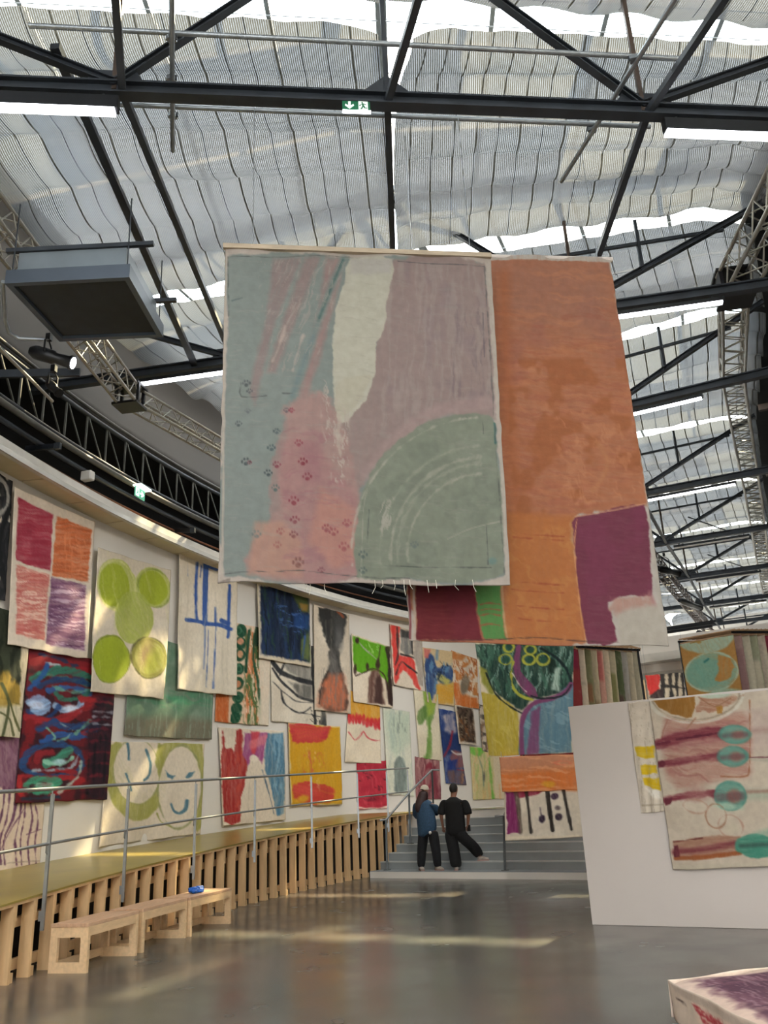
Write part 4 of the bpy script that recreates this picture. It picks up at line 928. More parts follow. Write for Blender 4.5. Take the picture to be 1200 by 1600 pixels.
def f_faces(p):
    base(p, '#c2b5a2', '#b2a692', '#cbc0ae'); g, b = '#8b8a44', '#486a78'
    p.poly([(172, 1164), (190, 1162), (200, 1195), (222, 1240), (250, 1210), (248, 1164), (252, 1164), (262, 1220), (248, 1262), (222, 1282), (196, 1276), (174, 1250), (166, 1210)], g, soft=2.5, op=.9, br=.3)
    p.ell(214, 1205, 36, 50, '#c4b8a6', -4, soft=2); p.ell(214, 1205, 37, 51, '#8a8a5a', -4, ring=1.4)
    p.poly([(247, 1164), (316, 1163), (315, 1290), (302, 1290), (312, 1240), (308, 1190), (290, 1168), (268, 1172), (254, 1200), (250, 1215)], g, soft=2, op=.9, br=.3)
    p.ell(281, 1230, 32, 64, '#c3b7a5', 4, soft=2); p.ell(281, 1230, 33, 65, '#84855a', 4, ring=1.4)
    p.line([(199, 1162), (201, 1175), (201, 1186)], 3.6, b); p.line([(229, 1172), (236, 1190), (234, 1210), (226, 1218)], 4, b); p.line([(196, 1208), (201, 1222), (204, 1234)], 3.4, b)
    p.poly([(259, 1202), (266, 1209), (275, 1211), (270, 1217), (262, 1214)], b); p.poly([(291, 1213), (297, 1206), (304, 1205), (300, 1211), (294, 1215)], b); p.line([(268, 1256), (272, 1266), (281, 1270), (290, 1264), (293, 1250)], 4.5, b); p.line([(246, 1270), (252, 1284), (268, 1292)], 2, g); p.line([(165, 1322), (220, 1314), (262, 1309)], 1, '#8a8072')
wallp('cream canvas with two green outlined blank faces and blue strokes', [(171, 1158), (319, 1162), (313, 1302), (152, 1324)], f_faces, .012, rip=.018)

def f_greenchain(p):
    base(p, '#c4a68c'); p.poly([(330, 1080), (358, 1080), (356, 1135), (334, 1135)], '#a95427', br=.4, ba=80); g = '#16402c'
    p.poly([(385, 985), (404, 990), (408, 1080), (402, 1132), (385, 1132), (382, 1080)], '#b4673c', soft=4, rough=3, br=.5); p.scrub('#3e5a34', 90, 30, 2.6, .5, .6, .9, [(382, 980), (408, 985), (408, 1135), (380, 1135)]); p.scrub('#d2bba4', 88, 24, 2, .58, .66, .8, [(378, 980), (408, 985), (408, 1135), (378, 1135)])
    for cx, cy, r_ in ((377, 985, 9), (375, 1005, 9), (375, 1023, 9), (373, 1045, 8), (372, 1068, 9), (372, 1090, 8), (370, 1108, 9), (368, 1121, 9)): p.ell(cx, cy, 8.5, r_ + 1, g, soft=1.5)
    p.ell(376, 1002, 4.5, 5, '#c48468'); p.ell(375, 1022, 4, 6, '#b98a68'); p.ell(371, 1069, 4.5, 5, '#bd7a58')
    for cy in (985, 1045, 1090, 1118): p.ell(373, cy, 4, 5, '#3f6a50', ring=1.2)
    p.line([(389, 985), (386, 1020), (384, 1050)], 5, g); p.line([(398, 990), (396, 1030), (402, 1060), (406, 1100)], 4, '#24452e'); p.line([(394, 1060), (390, 1100), (392, 1130)], 2, '#4f6b40'); p.poly([(406, 960), (430, 960), (424, 1140), (404, 1140)], '#c0b4a2'); p.poly([(398, 975), (406, 975), (404, 1010), (399, 1010)], '#1f3627')
wallp('orange and white canvas with a chain of dark green rings', [(343, 968), (424, 984), (420, 1134), (336, 1128)], f_greenchain, .03, rip=.01)

def f_darkblue(p):
    base(p, '#b9ad98'); q = [(405, 914), (482, 929), (483, 1035), (407, 1022)]; p.poly(q, '#131f36', soft=2, br=.1); p.scrub('#1d3050', 88, 40, 3, .5, .65, .8, q); p.scrub('#0a1120', 92, 40, 4, .55, .66, .8, q); p.scrub('#24402c', 86, 30, 3, .62, .7, .6, q)
    p.poly([(450, 925), (482, 930), (482, 956), (468, 956), (460, 940)], '#3c4622', soft=3, rough=2); p.poly([(466, 942), (482, 944), (480, 958), (470, 954)], '#7d6430', soft=3); p.poly([(455, 958), (483, 962), (480, 985), (458, 980)], '#1b3a6e', soft=4, op=.8); p.poly([(470, 1000), (482, 990), (482, 1034), (470, 1030)], '#556036', soft=4); p.line([(476, 995), (472, 1030)], 2, '#2d4a7e'); p.scrub('#3a5a8a', 10, 14, 2, .64, .7, .7, [(430, 940), (470, 945), (475, 990), (440, 990)])
wallp('dark navy blue canvas with an ochre corner', [(402, 912), (483, 927), (485, 1042), (404, 1028)], f_darkblue, .085)

def f_arcs(p):
    base(p, '#bfb6a6'); k = '#26272a'; p.poly([(440, 1035), (486, 1038), (487, 1066), (470, 1060), (448, 1048)], '#77746e', soft=3, br=.4); p.line([(424, 1034), (440, 1052), (465, 1062), (486, 1068)], 7, k, soft=2); p.line([(425, 1045), (440, 1066), (465, 1088), (488, 1096)], 3.5, k); p.poly([(450, 1066), (486, 1072), (487, 1095), (468, 1090)], '#5f5d58', soft=5, br=.4)
    p.line([(439, 1080), (443, 1098), (456, 1110), (472, 1114), (484, 1106)], 2.4, k); p.line([(472, 1114), (500, 1120)], 1.5, k); p.line([(487, 1010), (488, 1060), (492, 1130)], 4.5, '#1c1d1f'); p.poly([(500, 1090), (507, 1090), (508, 1133), (501, 1132)], '#3a3b3a', soft=2); p.scrub('#2b2c2c', 60, 14, 2, .6, .66, .8, [(478, 1112), (500, 1105), (502, 1132), (480, 1128)]); p.line([(445, 1033), (437, 1056)], 3, k); p.line([(425, 1066), (445, 1084), (462, 1096), (487, 1098)], 1.6, '#4b4a48')
wallp('pale canvas with sweeping black arcs below the navy canvas', [(422, 1000), (507, 1012), (509, 1134), (424, 1127)], f_arcs, .03)

def f_hourglass(p):
    base(p, '#b9ad9b'); 
    p.poly([(496, 948), (512, 952), (520, 966), (508, 970), (498, 958)], '#1a1a1a'); p.poly([(497, 949), (530, 956), (541, 962), (538, 990), (529, 1015), (533, 1045), (541, 1075), (543, 1112), (498, 1104), (503, 1070), (512, 1050), (514, 1025), (510, 1000), (501, 975)], '#2a2a29', soft=3, rough=2)
    p.ell(530, 975, 9, 22, '#3f3f3e', soft=8); p.ell(530, 1000, 6, 18, '#5d5c5a', soft=6, op=.8); p.ell(521, 1040, 7, 24, '#66625e', soft=8, br=.5); p.poly([(503, 1070), (515, 1055), (532, 1055), (541, 1080), (542, 1112), (498, 1104)], '#b6684a', soft=12, rough=3, br=.3, ba=95); p.scrub('#6f6a66', 95, 30, 2, .55, .66, .6, [(505, 1045), (535, 1045), (540, 1112), (500, 1100)]); p.line([(528, 956), (536, 964)], 4, '#a0502f', op=.7); p.line([(512, 1050), (502, 1072), (498, 1100)], 1.4, '#2c2826')
wallp('tall canvas with a black hourglass shape fading to orange', [(490, 944), (545, 961), (548, 1115), (492, 1109)], f_hourglass, .065)

def f_greenarch(p):
    base(p, '#c5b7a4'); p.poly([(551, 994), (607, 1010), (611, 1090), (604, 1062), (590, 1050), (578, 1048), (566, 1052), (552, 1046)], '#4f8a14', soft=2, br=.1); p.scrub('#8fb568', 60, 8, 2, .6, .68, .7, [(572, 1002), (594, 1008), (592, 1024), (574, 1020)])
    p.line([(556, 996), (566, 1010), (580, 1022), (590, 1032)], 1.6, '#8a8f7a'); k = '#33201c'; p.ell(558, 1001, 3, 5, k); p.ell(555, 1046, 3, 9, k); p.ell(575, 1041, 3, 7, k); p.ell(591, 1036, 3.6, 9, k); p.line([(595, 1010), (592, 1030)], 1.5, k); p.poly([(603, 1010), (609, 1010), (611, 1060), (613, 1103), (607, 1100), (606, 1060)], '#2a1c1a')
    p.poly([(576, 1098), (577, 1060), (583, 1048), (592, 1046), (597, 1060), (601, 1100)], '#5b4038', soft=3, br=.5); p.poly([(586, 1098), (588, 1060), (594, 1056), (598, 1100)], '#3b2724', soft=3); p.line([(556, 1056), (572, 1050), (584, 1045), (598, 1052), (604, 1065), (608, 1098)], 2, k)
wallp('bright green canvas with brown pods above a brown arch', [(549, 990), (610, 1010), (614, 1106), (552, 1096)], f_greenarch, .075)

def f_redcurve(p):
    base(p, '#c2b5a3'); r_, k = '#c03a34', '#2e2a2a'; p.poly([(610, 978), (625, 980), (624, 1025), (645, 1028), (650, 1055), (659, 1078), (650, 1076), (640, 1058), (630, 1050), (620, 1065), (617, 1070), (613, 1030)], r_, soft=2, rough=1.5)
    p.poly([(625, 985), (645, 990), (645, 1022), (636, 1026), (626, 1018)], '#6a6966', soft=2, br=.5); p.poly([(625, 982), (642, 986), (641, 1000), (626, 997)], '#3a3938', soft=3); p.line([(620, 980), (622, 1025), (618, 1040)], 2.6, k); p.line([(642, 990), (645, 1024)], 3, k); p.line([(626, 1024), (638, 1027), (647, 1030)], 2.6, k); p.line([(619, 1055), (627, 1036), (640, 1045), (651, 1053)], 2.2, k); p.poly([(647, 985), (660, 988), (663, 1075), (655, 1070), (648, 1030)], '#8d837a', soft=2, br=.4)
wallp('red and cream canvas with black contour lines, right of the green one', [(609, 975), (659, 990), (661, 1080), (614, 1070)], f_redcurve, .05)

def f_fringe(p):
    base(p, '#c8bba5'); p.poly([(545, 1070), (600, 1080), (593, 1128), (540, 1116)], '#b8842a', soft=2, br=.3); 
    for i in range(10): p.ell(541 + i * 5.8, 1117 + i * 1.35, 3.2, 8, '#b02a30', soft=1.5)
    p.line([(545, 1140), (556, 1153), (564, 1148), (570, 1140), (577, 1150), (585, 1154), (593, 1154)], 1.8, '#b2424a')
wallp('cream canvas with an ochre top and a scalloped red fringe', [(546, 1078), (593, 1100), (595, 1193), (539, 1191)], f_fringe, .035)

def f_ghost(p):
    base(p, '#bdbcab', '#a8ad9c', '#cfccbc'); p.poly([(600, 1112), (640, 1116), (640, 1160), (620, 1185), (606, 1170)], '#9fae9b', soft=10, op=.7, br=.4); p.scrub('#6e756c', 92, 30, 2, .6, .7, .7, [(610, 1110), (642, 1112), (640, 1150), (612, 1145)]); p.poly([(616, 1236), (615, 1200), (618, 1188), (624, 1184), (630, 1188), (634, 1205), (635, 1235), (626, 1240)], '#626c69', soft=2, br=.3); p.scrub('#8a9890', 90, 50, 3, .55, .7, .4)
wallp('pale grey green canvas with a small grey arch at its foot', [(598, 1106), (639, 1112), (646, 1244), (606, 1241)], f_ghost, .03)

def f_red(p):
    p.fill('#a32c3a'); p.blob('#8d2030', 18, .5, .65, .6); p.blob('#4c1520', 6, .68, .74, .7); p.scrub('#bd4550', 85, 30, 4, .55, .7, .5); p.ell(585, 1248, 12, 5, '#6a1824', soft=5, op=.7); p.line([(559, 1262), (582, 1264), (605, 1261)], 3, '#c5b6a4')
wallp('plain crimson canvas low on the wall above the ramp', [(557, 1192), (604, 1188), (605, 1263), (560, 1265)], f_red, .02)

def f_redblue(p):
    base(p, '#c4b7a5'); r_ = '#8e2a28'; p.poly([(345, 1145), (350, 1145), (352, 1172), (362, 1170), (368, 1184), (370, 1142), (378, 1142), (380, 1180), (388, 1200), (384, 1218), (376, 1250), (374, 1284), (349, 1284), (345, 1210)], r_, soft=2, rough=2, br=.3); p.scrub('#b34a3a', 95, 30, 4, .55, .68, .5, [(346, 1175), (380, 1175), (376, 1280), (348, 1280)])
    p.poly([(382, 1145), (418, 1146), (412, 1185), (410, 1200), (404, 1186), (396, 1182), (388, 1200), (380, 1180)], '#8a4470', soft=2.5, rough=1.5, br=.3); p.poly([(392, 1142), (406, 1144), (400, 1180), (394, 1180)], '#b2404a', soft=3); p.poly([(390, 1158), (420, 1146), (414, 1165), (392, 1172)], '#c47478', soft=4, op=.7)
    p.poly([(418, 1146), (441, 1146), (443, 1200), (443, 1272), (434, 1275), (425, 1240), (413, 1200), (413, 1180)], '#436a82', soft=2, br=.4); p.scrub('#7ea0b2', 95, 26, 3, .55, .66, .6, [(418, 1146), (441, 1146), (443, 1272), (425, 1240)])
    p.poly([(389, 1200), (396, 1186), (404, 1188), (408, 1205), (416, 1230), (424, 1262), (378, 1268), (380, 1240)], '#c3b6a4', soft=1.6); p.ell(397, 1187, 6, 5, '#cbbfae', soft=1.5); p.line([(410, 1205), (418, 1235), (428, 1272)], 1.5, '#3b5266'); p.line([(396, 1192), (390, 1230), (388, 1270)], 1, '#9a8d7c', op=.5)
wallp('canvas with red left, plum arch and slate blue right over a cream cone', [(341, 1136), (443, 1142), (445, 1281), (347, 1291)], f_redblue, .03, rip=.016)

def f_redyellow(p):
    base(p, '#c0aa74'); p.poly([(452, 1132), (531, 1136), (534, 1255), (455, 1258)], '#b98a1e', soft=2, br=.15); p.poly([(451, 1131), (517, 1134), (513, 1153), (498, 1160), (454, 1161)], '#b1323a', soft=2.5, rough=2.5, br=.3, ba=0); p.poly([(460, 1140), (508, 1140), (500, 1156), (466, 1156)], '#c05040', soft=6, op=.6)
    p.ell(489, 1240, 33, 16, '#b13a34', 3, soft=2.5, rough=2.5, br=.3, ba=10); p.ell(474, 1248, 10, 5, '#bd8e28', -20, soft=4); p.ell(480, 1236, 18, 8, '#c24a44', 10, soft=5, op=.7); p.scrub('#b8603a', 95, 16, 4, .5, .62, .8, [(472, 1175), (505, 1172), (508, 1212), (474, 1210)]); p.scrub('#d2bb90', 90, 20, 3, .6, .7, .6, [(480, 1165), (500, 1165), (498, 1235), (484, 1235)]); p.line([(455, 1256), (533, 1255)], 2, '#a5801f')
wallp('mustard yellow canvas with red blots at its top and foot', [(450, 1129), (531, 1135), (535, 1257), (454, 1260)], f_redyellow, .04)

def f_palm(p):
    base(p, '#c3b9a0'); g = '#5f7f3c'; p.poly([(662, 1080), (680, 1082), (681, 1100), (674, 1130), (675, 1160), (673, 1187), (660, 1185), (668, 1170), (667, 1130)], g, soft=2.5, br=.3, rough=1.5); p.poly([(662, 1080), (682, 1084), (678, 1118), (668, 1122), (664, 1100)], '#84983c', soft=4, br=.5); p.poly([(652, 1112), (664, 1104), (667, 1120), (660, 1134), (654, 1136), (651, 1125)], '#557238', soft=2.5, rough=1.5); p.scrub('#a7b276', 92, 40, 3, .6, .7, .5, [(650, 1078), (664, 1078), (664, 1110), (650, 1110)])
wallp('cream canvas with a green palm-like stem', [(646, 1076), (684, 1085), (690, 1189), (655, 1184)], f_palm, .03)

def f_mauve(p):
    p.fill('#85595a'); p.scrub('#a8807a', 92, 40, 3, .48, .6, .7); p.scrub('#5d3238', 95, 40, 3, .56, .66, .7); p.ell(669, 1215, 6, 19, '#7a2c38', 6, ring=2.5); p.poly([(674, 1200), (682, 1195), (686, 1250), (676, 1250)], '#6b2c36', soft=4)
wallp('mauve brown canvas behind the top of the stair handrail', [(648, 1182), (686, 1188), (689, 1249), (650, 1248)], f_mauve, .015)

def f_blueyellow(p):
    base(p, '#b9a27c'); p.poly([(664, 1028), (680, 1030), (685, 1044), (705, 1040), (706, 1066), (692, 1070), (680, 1056), (680, 1085), (676, 1097), (668, 1094)], '#28406a', soft=3, rough=2.5, br=.3); p.scrub('#5f84a0', 90, 20, 3, .55, .65, .7, [(664, 1030), (706, 1040), (700, 1070), (668, 1090)]); p.poly([(680, 1070), (708, 1070), (709, 1102), (682, 1096)], '#b98a30', soft=3, rough=2, br=.4, ba=5); p.poly([(663, 1014), (672, 1016), (668, 1030), (664, 1028)], '#b4625a', soft=2); p.poly([(682, 1052), (706, 1066), (700, 1072), (684, 1066)], '#a7a05a', soft=4); p.scrub('#141f33', 75, 14, 3, .62, .7, .8, [(664, 1030), (706, 1040), (700, 1070), (668, 1060)]); p.line([(683, 1014), (682, 1032)], 4, '#607d92', soft=3)
wallp('blue and ochre canvas high on the far left wall', [(659, 1011), (706, 1018), (710, 1103), (667, 1097)], f_blueyellow, .04)

def f_orangewhite(p):
    base(p, '#b9aa98'); p.blob('#ad6a34', 9, .46, .56, .9); p.scrub('#c9bca8', 96, 16, 2.5, .5, .58, .8); p.scrub('#8f4c24', 85, 14, 2, .62, .7, .8); p.poly([(706, 1068), (716, 1068), (722, 1085), (745, 1092), (748, 1107), (712, 1102)], '#b4622c', soft=4, br=.4); p.ell(727, 1070, 7, 15, '#6c6152', 8, soft=3); p.poly([(705, 1018), (730, 1024), (724, 1034), (707, 1030)], '#a86a38', soft=4)
wallp('rust and white canvas with a grey oval stone shape', [(705, 1016), (745, 1030), (749, 1108), (711, 1102)], f_orangewhite, .045)

def f_bluemaroon(p):
    p.fill('#4d5878'); p.scrub('#1f3468', 92, 30, 4, .45, .56, .9); p.poly([(692, 1118), (708, 1114), (712, 1140), (704, 1146), (697, 1140)], '#9a8f92', soft=5, rough=3, br=.5); p.poly([(690, 1140), (722, 1148), (724, 1170), (708, 1172), (693, 1180)], '#1c2c56', soft=4, rough=2); p.poly([(706, 1168), (726, 1172), (727, 1195), (712, 1198), (704, 1185)], '#7d4a48', soft=3, rough=2, br=.5); p.line([(705, 1170), (713, 1175), (724, 1174)], 2, '#b8b3ae'); p.poly([(697, 1186), (713, 1184), (713, 1200), (698, 1204)], '#20306a', soft=3, br=.4); p.poly([(698, 1202), (727, 1198), (727, 1226), (700, 1224)], '#5f4a4a', soft=4, br=.6); p.line([(706, 1140), (702, 1160), (693, 1178)], 3, '#7a2430'); p.line([(714, 1200), (727, 1202)], 2, '#7a2a34'); p.scrub('#a0704c', 92, 18, 2, .62, .7, .6, [(713, 1195), (727, 1195), (727, 1225), (712, 1225)])
wallp('tall blue and maroon canvas behind the person in black', [(685, 1107), (712, 1112), (728, 1227), (697, 1224)], f_bluemaroon, .03)

def f_brown(p):
    base(p, '#c0b4a2'); q = [(713, 1104), (737, 1108), (742, 1161), (719, 1159)]; p.poly(q, '#3a2a20', soft=2); p.scrub('#6e4526', 80, 14, 3, .56, .66, .8, q); p.scrub('#1b1512', 95, 16, 3, .55, .65, .8, q); p.scrub('#7a6a54', 95, 8, 2, .68, .74, .8, q)
wallp('small dark brown canvas with a cream border', [(710, 1101), (739, 1107), (744, 1165), (717, 1162)], f_brown, .06)

def f_strip(p):
    base(p, '#b1a492'); p.blob('#4a443e', 7, .52, .6, .9, sx=.6); p.scrub('#8a6a50', 92, 16, 2, .58, .66, .7)
wallp('narrow grey mottled canvas half behind the large swirl canvas', [(748, 1100), (772, 1108), (776, 1178), (753, 1173)], f_strip, .03)

def f_lightgreen(p):
    base(p, '#b9ad80', '#a8a070', '#c8bb96'); p.poly([(734, 1167), (757, 1168), (756, 1176), (748, 1182), (736, 1176)], '#5fae3c', soft=3, rough=1.5); p.line([(764, 1185), (768, 1215), (771, 1248)], 2.4, '#68a043', rough=1); p.line([(746, 1178), (754, 1200), (757, 1235)], 1.5, '#70806a'); p.scrub('#8fa860', 92, 40, 3, .55, .66, .6); p.poly([(772, 1180), (790, 1184), (792, 1250), (774, 1250)], '#c4b69c', soft=2); p.scrub('#c49a6a', 92, 50, 4, .6, .7, .5); p.ell(758, 1215, 1.5, 8, '#5a5a50', soft=2)
wallp('pale canvas with bright green top and stems, right of the person in black', [(734, 1166), (786, 1174), (790, 1248), (739, 1250)], f_lightgreen, .02)

# ---------------------------------------------------------------- hanging in the hall above the steps
HP = st(0, -.7); HAZ = 123.2
def on_front(dn): return on_plane(S0 + NN * (-.7 + dn), HAZ)
def wires(o, pts, h): 
    for p in pts: MB().tube([p, p + np.array([0, 0, h])], .004, 5).build('wire', 'galv', o)
def hang(label, quad, fn, pl, h, gain=1.4, name='hanging_painting', group='canvases hanging over the steps', **k):
    K = [pl(*c) for c in quad]; o = empty(name, (np.array(K[2]) + K[3]) / 2, label, 'painting', group)
    canvas('canvas', label, quad, pl, fn, gain, parent=o, **k)
    wires(o, [K[0] * .97 + K[1] * .03 + np.array([0, 0, -.02]), K[1] * .97 + K[0] * .03 + np.array([0, 0, -.02])], h)
    return o, K
def f_swirl(p):
    base(p, '#b4aa96'); p.poly([(742, 1010), (896, 1010), (895, 1060), (888, 1082), (860, 1098), (840, 1100), (820, 1120), (800, 1105), (770, 1085), (760, 1060), (745, 1030)], '#1c332e', soft=3, rough=2, br=.2); p.scrub('#7e9a90', 100, 30, 3, .58, .68, .7, [(742, 1010), (896, 1010), (890, 1080), (800, 1100), (765, 1080)]); p.scrub('#3f6252', 80, 30, 4, .5, .62, .7, [(742, 1010), (896, 1010), (890, 1080), (800, 1100), (765, 1080)])
    p.poly([(752, 1050), (762, 1055), (778, 1095), (770, 1096), (754, 1075)], '#7a7a34', soft=4); p.poly([(753, 1092), (780, 1096), (800, 1108), (816, 1122), (815, 1180), (760, 1182)], '#9d8c34', soft=2, br=.3); p.scrub('#b5a75c', 60, 24, 4, .55, .68, .5, [(753, 1092), (790, 1098), (815, 1122), (815, 1180), (760, 1182)])
    p.poly([(822, 1120), (845, 1100), (870, 1098), (892, 1076), (900, 1070), (893, 1176), (815, 1180), (816, 1140)], '#4f6d7c', soft=2.5, br=.2); p.scrub('#7a94a0', 20, 24, 4, .6, .7, .5, [(822, 1120), (892, 1076), (893, 1176), (816, 1180)])
    pu = '#6d3a5c'; p.poly([(812, 1012), (820, 1012), (818, 1045), (825, 1065), (842, 1085), (845, 1098), (832, 1098), (820, 1085), (810, 1065), (808, 1050)], pu, soft=2, br=.3); p.line([(893, 1076), (885, 1090), (865, 1100), (842, 1106), (828, 1118), (820, 1140), (820, 1178)], 7, pu, soft=2); p.poly([(835, 1120), (848, 1112), (846, 1150), (844, 1178), (828, 1178), (832, 1150)], pu, soft=3, op=.85)
    k = '#141f22'; p.line([(850, 1016), (870, 1030), (885, 1050), (893, 1072)], 4, k); p.line([(893, 1078), (880, 1096), (850, 1100), (835, 1096)], 3, k); p.line([(762, 1060), (778, 1094), (800, 1112), (820, 1122)], 2.5, k); p.poly([(868, 1050), (878, 1050), (876, 1088), (866, 1086)], '#93a69c', soft=4, br=.5); p.poly([(858, 1030), (872, 1036), (870, 1060), (862, 1060)], '#16241f', soft=3)
    y = '#98993c'
    for cx, cy, rx, ry in ((800, 1014, 8, 9), (795, 1036, 10, 9), (832, 1036, 9, 9), (853, 1035, 9, 10), (834, 1018, 8, 8)): p.ell(cx, cy, rx, ry, y, ring=3.2, soft=1.6); p.ell(cx + 1, cy + 1, rx * .55, ry * .55, '#24453a', soft=2)
    p.line([(808, 1040), (804, 1060), (808, 1085), (822, 1098), (836, 1102)], 3.4, y, rough=1); p.line([(806, 1060), (818, 1080), (828, 1090)], 1.4, '#c9bdb0')
hang('large dark green swirl canvas with yellow rings over yellow and blue', [(741, 998), (896, 1004), (895, 1176), (764, 1182)], f_swirl, on_front(0), 3.0, seed=11, gain=1.35)
def f_sunset(p):
    base(p, '#a8795c'); p.fill('#a66f50'); p.poly([(780, 1205), (900, 1195), (900, 1240), (780, 1240)], '#b4622f', soft=18, op=.9); p.poly([(780, 1180), (900, 1176), (900, 1200), (780, 1206)], '#a27058', soft=12, op=.8); p.scrub('#c08a66', 4, 60, 5, .5, .64, .6); p.scrub('#bf5a24', 176, 30, 5, .55, .68, .6, [(780, 1205), (860, 1205), (860, 1235), (780, 1235)]); p.ell(858, 1225, 11, 5, '#b8862a', 0, soft=3); p.ell(880, 1192, 12, 3, '#b8604a', 0, ring=1.2, op=.6)
hang('wide orange and rose canvas with a small yellow disc', [(780, 1183), (903, 1178), (909, 1234), (785, 1238)], f_sunset, on_front(-.06), .12, seed=12, gain=1.45)
def f_trunks(p):
    base(p, '#b3a899'); p.poly([(789, 1237), (806, 1237), (814, 1301), (794, 1302)], '#6c2350', soft=1.5, br=.2); p.poly([(805, 1236), (855, 1235), (838, 1242), (812, 1248)], '#7d2a3e', soft=1.5, br=.2); p.line([(807, 1238), (811, 1262), (814, 1300)], 7, '#4c4238', soft=2, br=.4); p.line([(824, 1236), (828, 1265), (832, 1300)], 5, '#2f2a27', soft=1.5); p.line([(857, 1236), (861, 1266), (866, 1297)], 6.5, '#26211f', soft=1.5); p.line([(882, 1235), (888, 1266), (894, 1296)], 5, '#2a2624', soft=1.5); p.ell(869, 1244, 6, 5, '#39283a', soft=2); p.ell(874, 1262, 5, 4, '#5b4f50', soft=2, br=.5); p.ell(875, 1276, 5, 5, '#2f2430', soft=2); p.ell(849, 1279, 5, 6, '#2c2130', soft=2); p.line([(846, 1262), (848, 1275)], 2, '#4a3c48', soft=2); p.line([(789, 1309), (905, 1307)], 4, '#bdb09c')
hang('cream canvas with magenta edge and dark vertical bars hanging over the steps', [(788, 1236), (909, 1232), (915, 1308), (790, 1314)], f_trunks, on_front(-.03), .12, seed=13, gain=1.45)

# ---------------------------------------------------------------- racks of canvases seen edge on
def rackset(q0, cols, place0, shift, labels, group, res=3, gain=1.35):
    base_n, (ox, on) = place0, shift
    K = [onplane(x, y, S0 + NN * base_n, HAZ) for x, y in q0]
    out = []
    for i, (c, marks) in enumerate(cols):
        off = np.array([E[0] * ox * i + NN[0] * on * i, E[1] * ox * i + NN[1] * on * i, 0]); Ki = [k + off for k in K]
        def pl(x, y, Ki=Ki, q=q0): return Ki[[tuple(a) for a in q].index((x, y))]
        pl.kind = 'plane'
        def fn(p, c=c, marks=marks):
            base(p, c, c, c); p.scrub('#8d8272', 92, 40, 2.5, .6, .72, .4)
            for v0, v1, u0, u1, mc in marks:
                a = np.clip((p.V - v0) / .03, 0, 1) * np.clip((v1 - p.V) / .03, 0, 1) * np.clip((p.U - u0) / .02, 0, 1) * np.clip((u1 - p.U) / .02, 0, 1); p.col += (hexc(mc) - p.col) * a[..., None]
        o = empty('racked_painting', (Ki[2] + Ki[3]) / 2, labels[i], 'painting', group)
        canvas('canvas', labels[i], q0, pl, fn, gain, parent=o, res=res, seed=i + 3, rip=.02)
        MB().bar(Ki[0] + np.array([0, 0, .02]), Ki[1] + np.array([0, 0, .02]), .04, .03).build('hanging_slat', 'rackwood', o); out.append(Ki)
    return out
lcols = [('#6e2b2c', [(0, .2, 0, 1, '#6a2034'), (.62, .7, 0, 1, '#b09a84')]), ('#b3a48f', [(.3, .33, 0, 1, '#55504a'), (.62, .66, 0, 1, '#2c2a2b'), (.78, .84, 0, 1, '#29282f')]), ('#6d6a4c', [(.3, .5, 0, 1, '#7c5a40'), (.5, 1, 0, 1, '#b5a591')]),
         ('#a89a7f', [(.45, .7, 0, 1, '#8f7d62'), (.8, .9, 0, 1, '#b48a5a')]), ('#b58a7a', [(0, .3, 0, 1, '#a8625a'), (.55, 1, 0, 1, '#b07a6c')]), ('#bcab92', [(.6, .75, .9, 1, '#25252a')]), ('#a99c82', [(.2, .5, 0, 1, '#7d7a50')]),
         ('#4f5639', [(.4, .7, 0, 1, '#54423a'), (.8, 1, 0, 1, '#4a2e2c')]), ('#9b948a', []), ('#b5a88f', []), ('#a39a84', [])]
llab = ['dark red edged canvas, nearest in the left rack beyond the partition', 'cream canvas with black marks, second in the left rack', 'olive and brown canvas, third in the left rack', 'sand coloured canvas, fourth in the left rack', 'salmon pink canvas in the middle of the left rack',
        'cream canvas right of the salmon one in the left rack', 'khaki canvas in the left rack', 'dark green canvas in the left rack', 'grey canvas in the left rack', 'pale canvas second from the right in the left rack', 'rightmost pale canvas of the left rack']
lk = rackset([(800, 985), (903, 1015), (918, 1190), (812, 1190)], lcols, 3.2, (.093, .17), llab, 'canvases in the left rack')
def f_circles(p):
    base(p, '#9d7440', '#8e6636', '#ab8150'); t = '#7f9a86'; p.ell(1103, 994, 45, 28, '#96a692', -5, soft=2.5, br=.3); p.ell(1112, 1052, 40, 30, t, -6, soft=2, br=.3, ba=20); p.ell(1102, 1054, 30, 24, '#6f9482', -6, soft=5, br=.4); p.poly([(1122, 1026), (1140, 1030), (1148, 1045), (1142, 1058), (1126, 1068), (1118, 1066), (1122, 1050)], '#a5753f', soft=2, rough=2); p.line([(1100, 1036), (1106, 1031)], 3, '#356e68'); p.ell(1112, 1052, 41, 31, '#9fb09b', -6, ring=2.5); p.ell(1135, 1090, 30, 12, '#8fa48e', 0, soft=3); p.line([(1078, 1005), (1098, 1000)], 2, '#8b6a36'); p.ell(1092, 1004, 4, 2, '#98753c')
rcols = [('#a89a88', [(.4, .6, .93, .97, '#222')]), ('#9a7c74', [(.1, .5, 0, 1, '#8a6a66')]), ('#aea58f', []), ('#8f8e74', [(.2, .6, 0, 1, '#b3a992')]), ('#b2a591', []), ('#8b3342', [(.5, 1, 0, 1, '#a26a60')]), ('#9f6a44', []), ('#74734e', []), ('#a05a3c', [])]
rcols = [(c, [(a, b, u, v, (h if len(h) == 7 else '#222222')) for a, b, u, v, h in mk]) for c, mk in rcols]
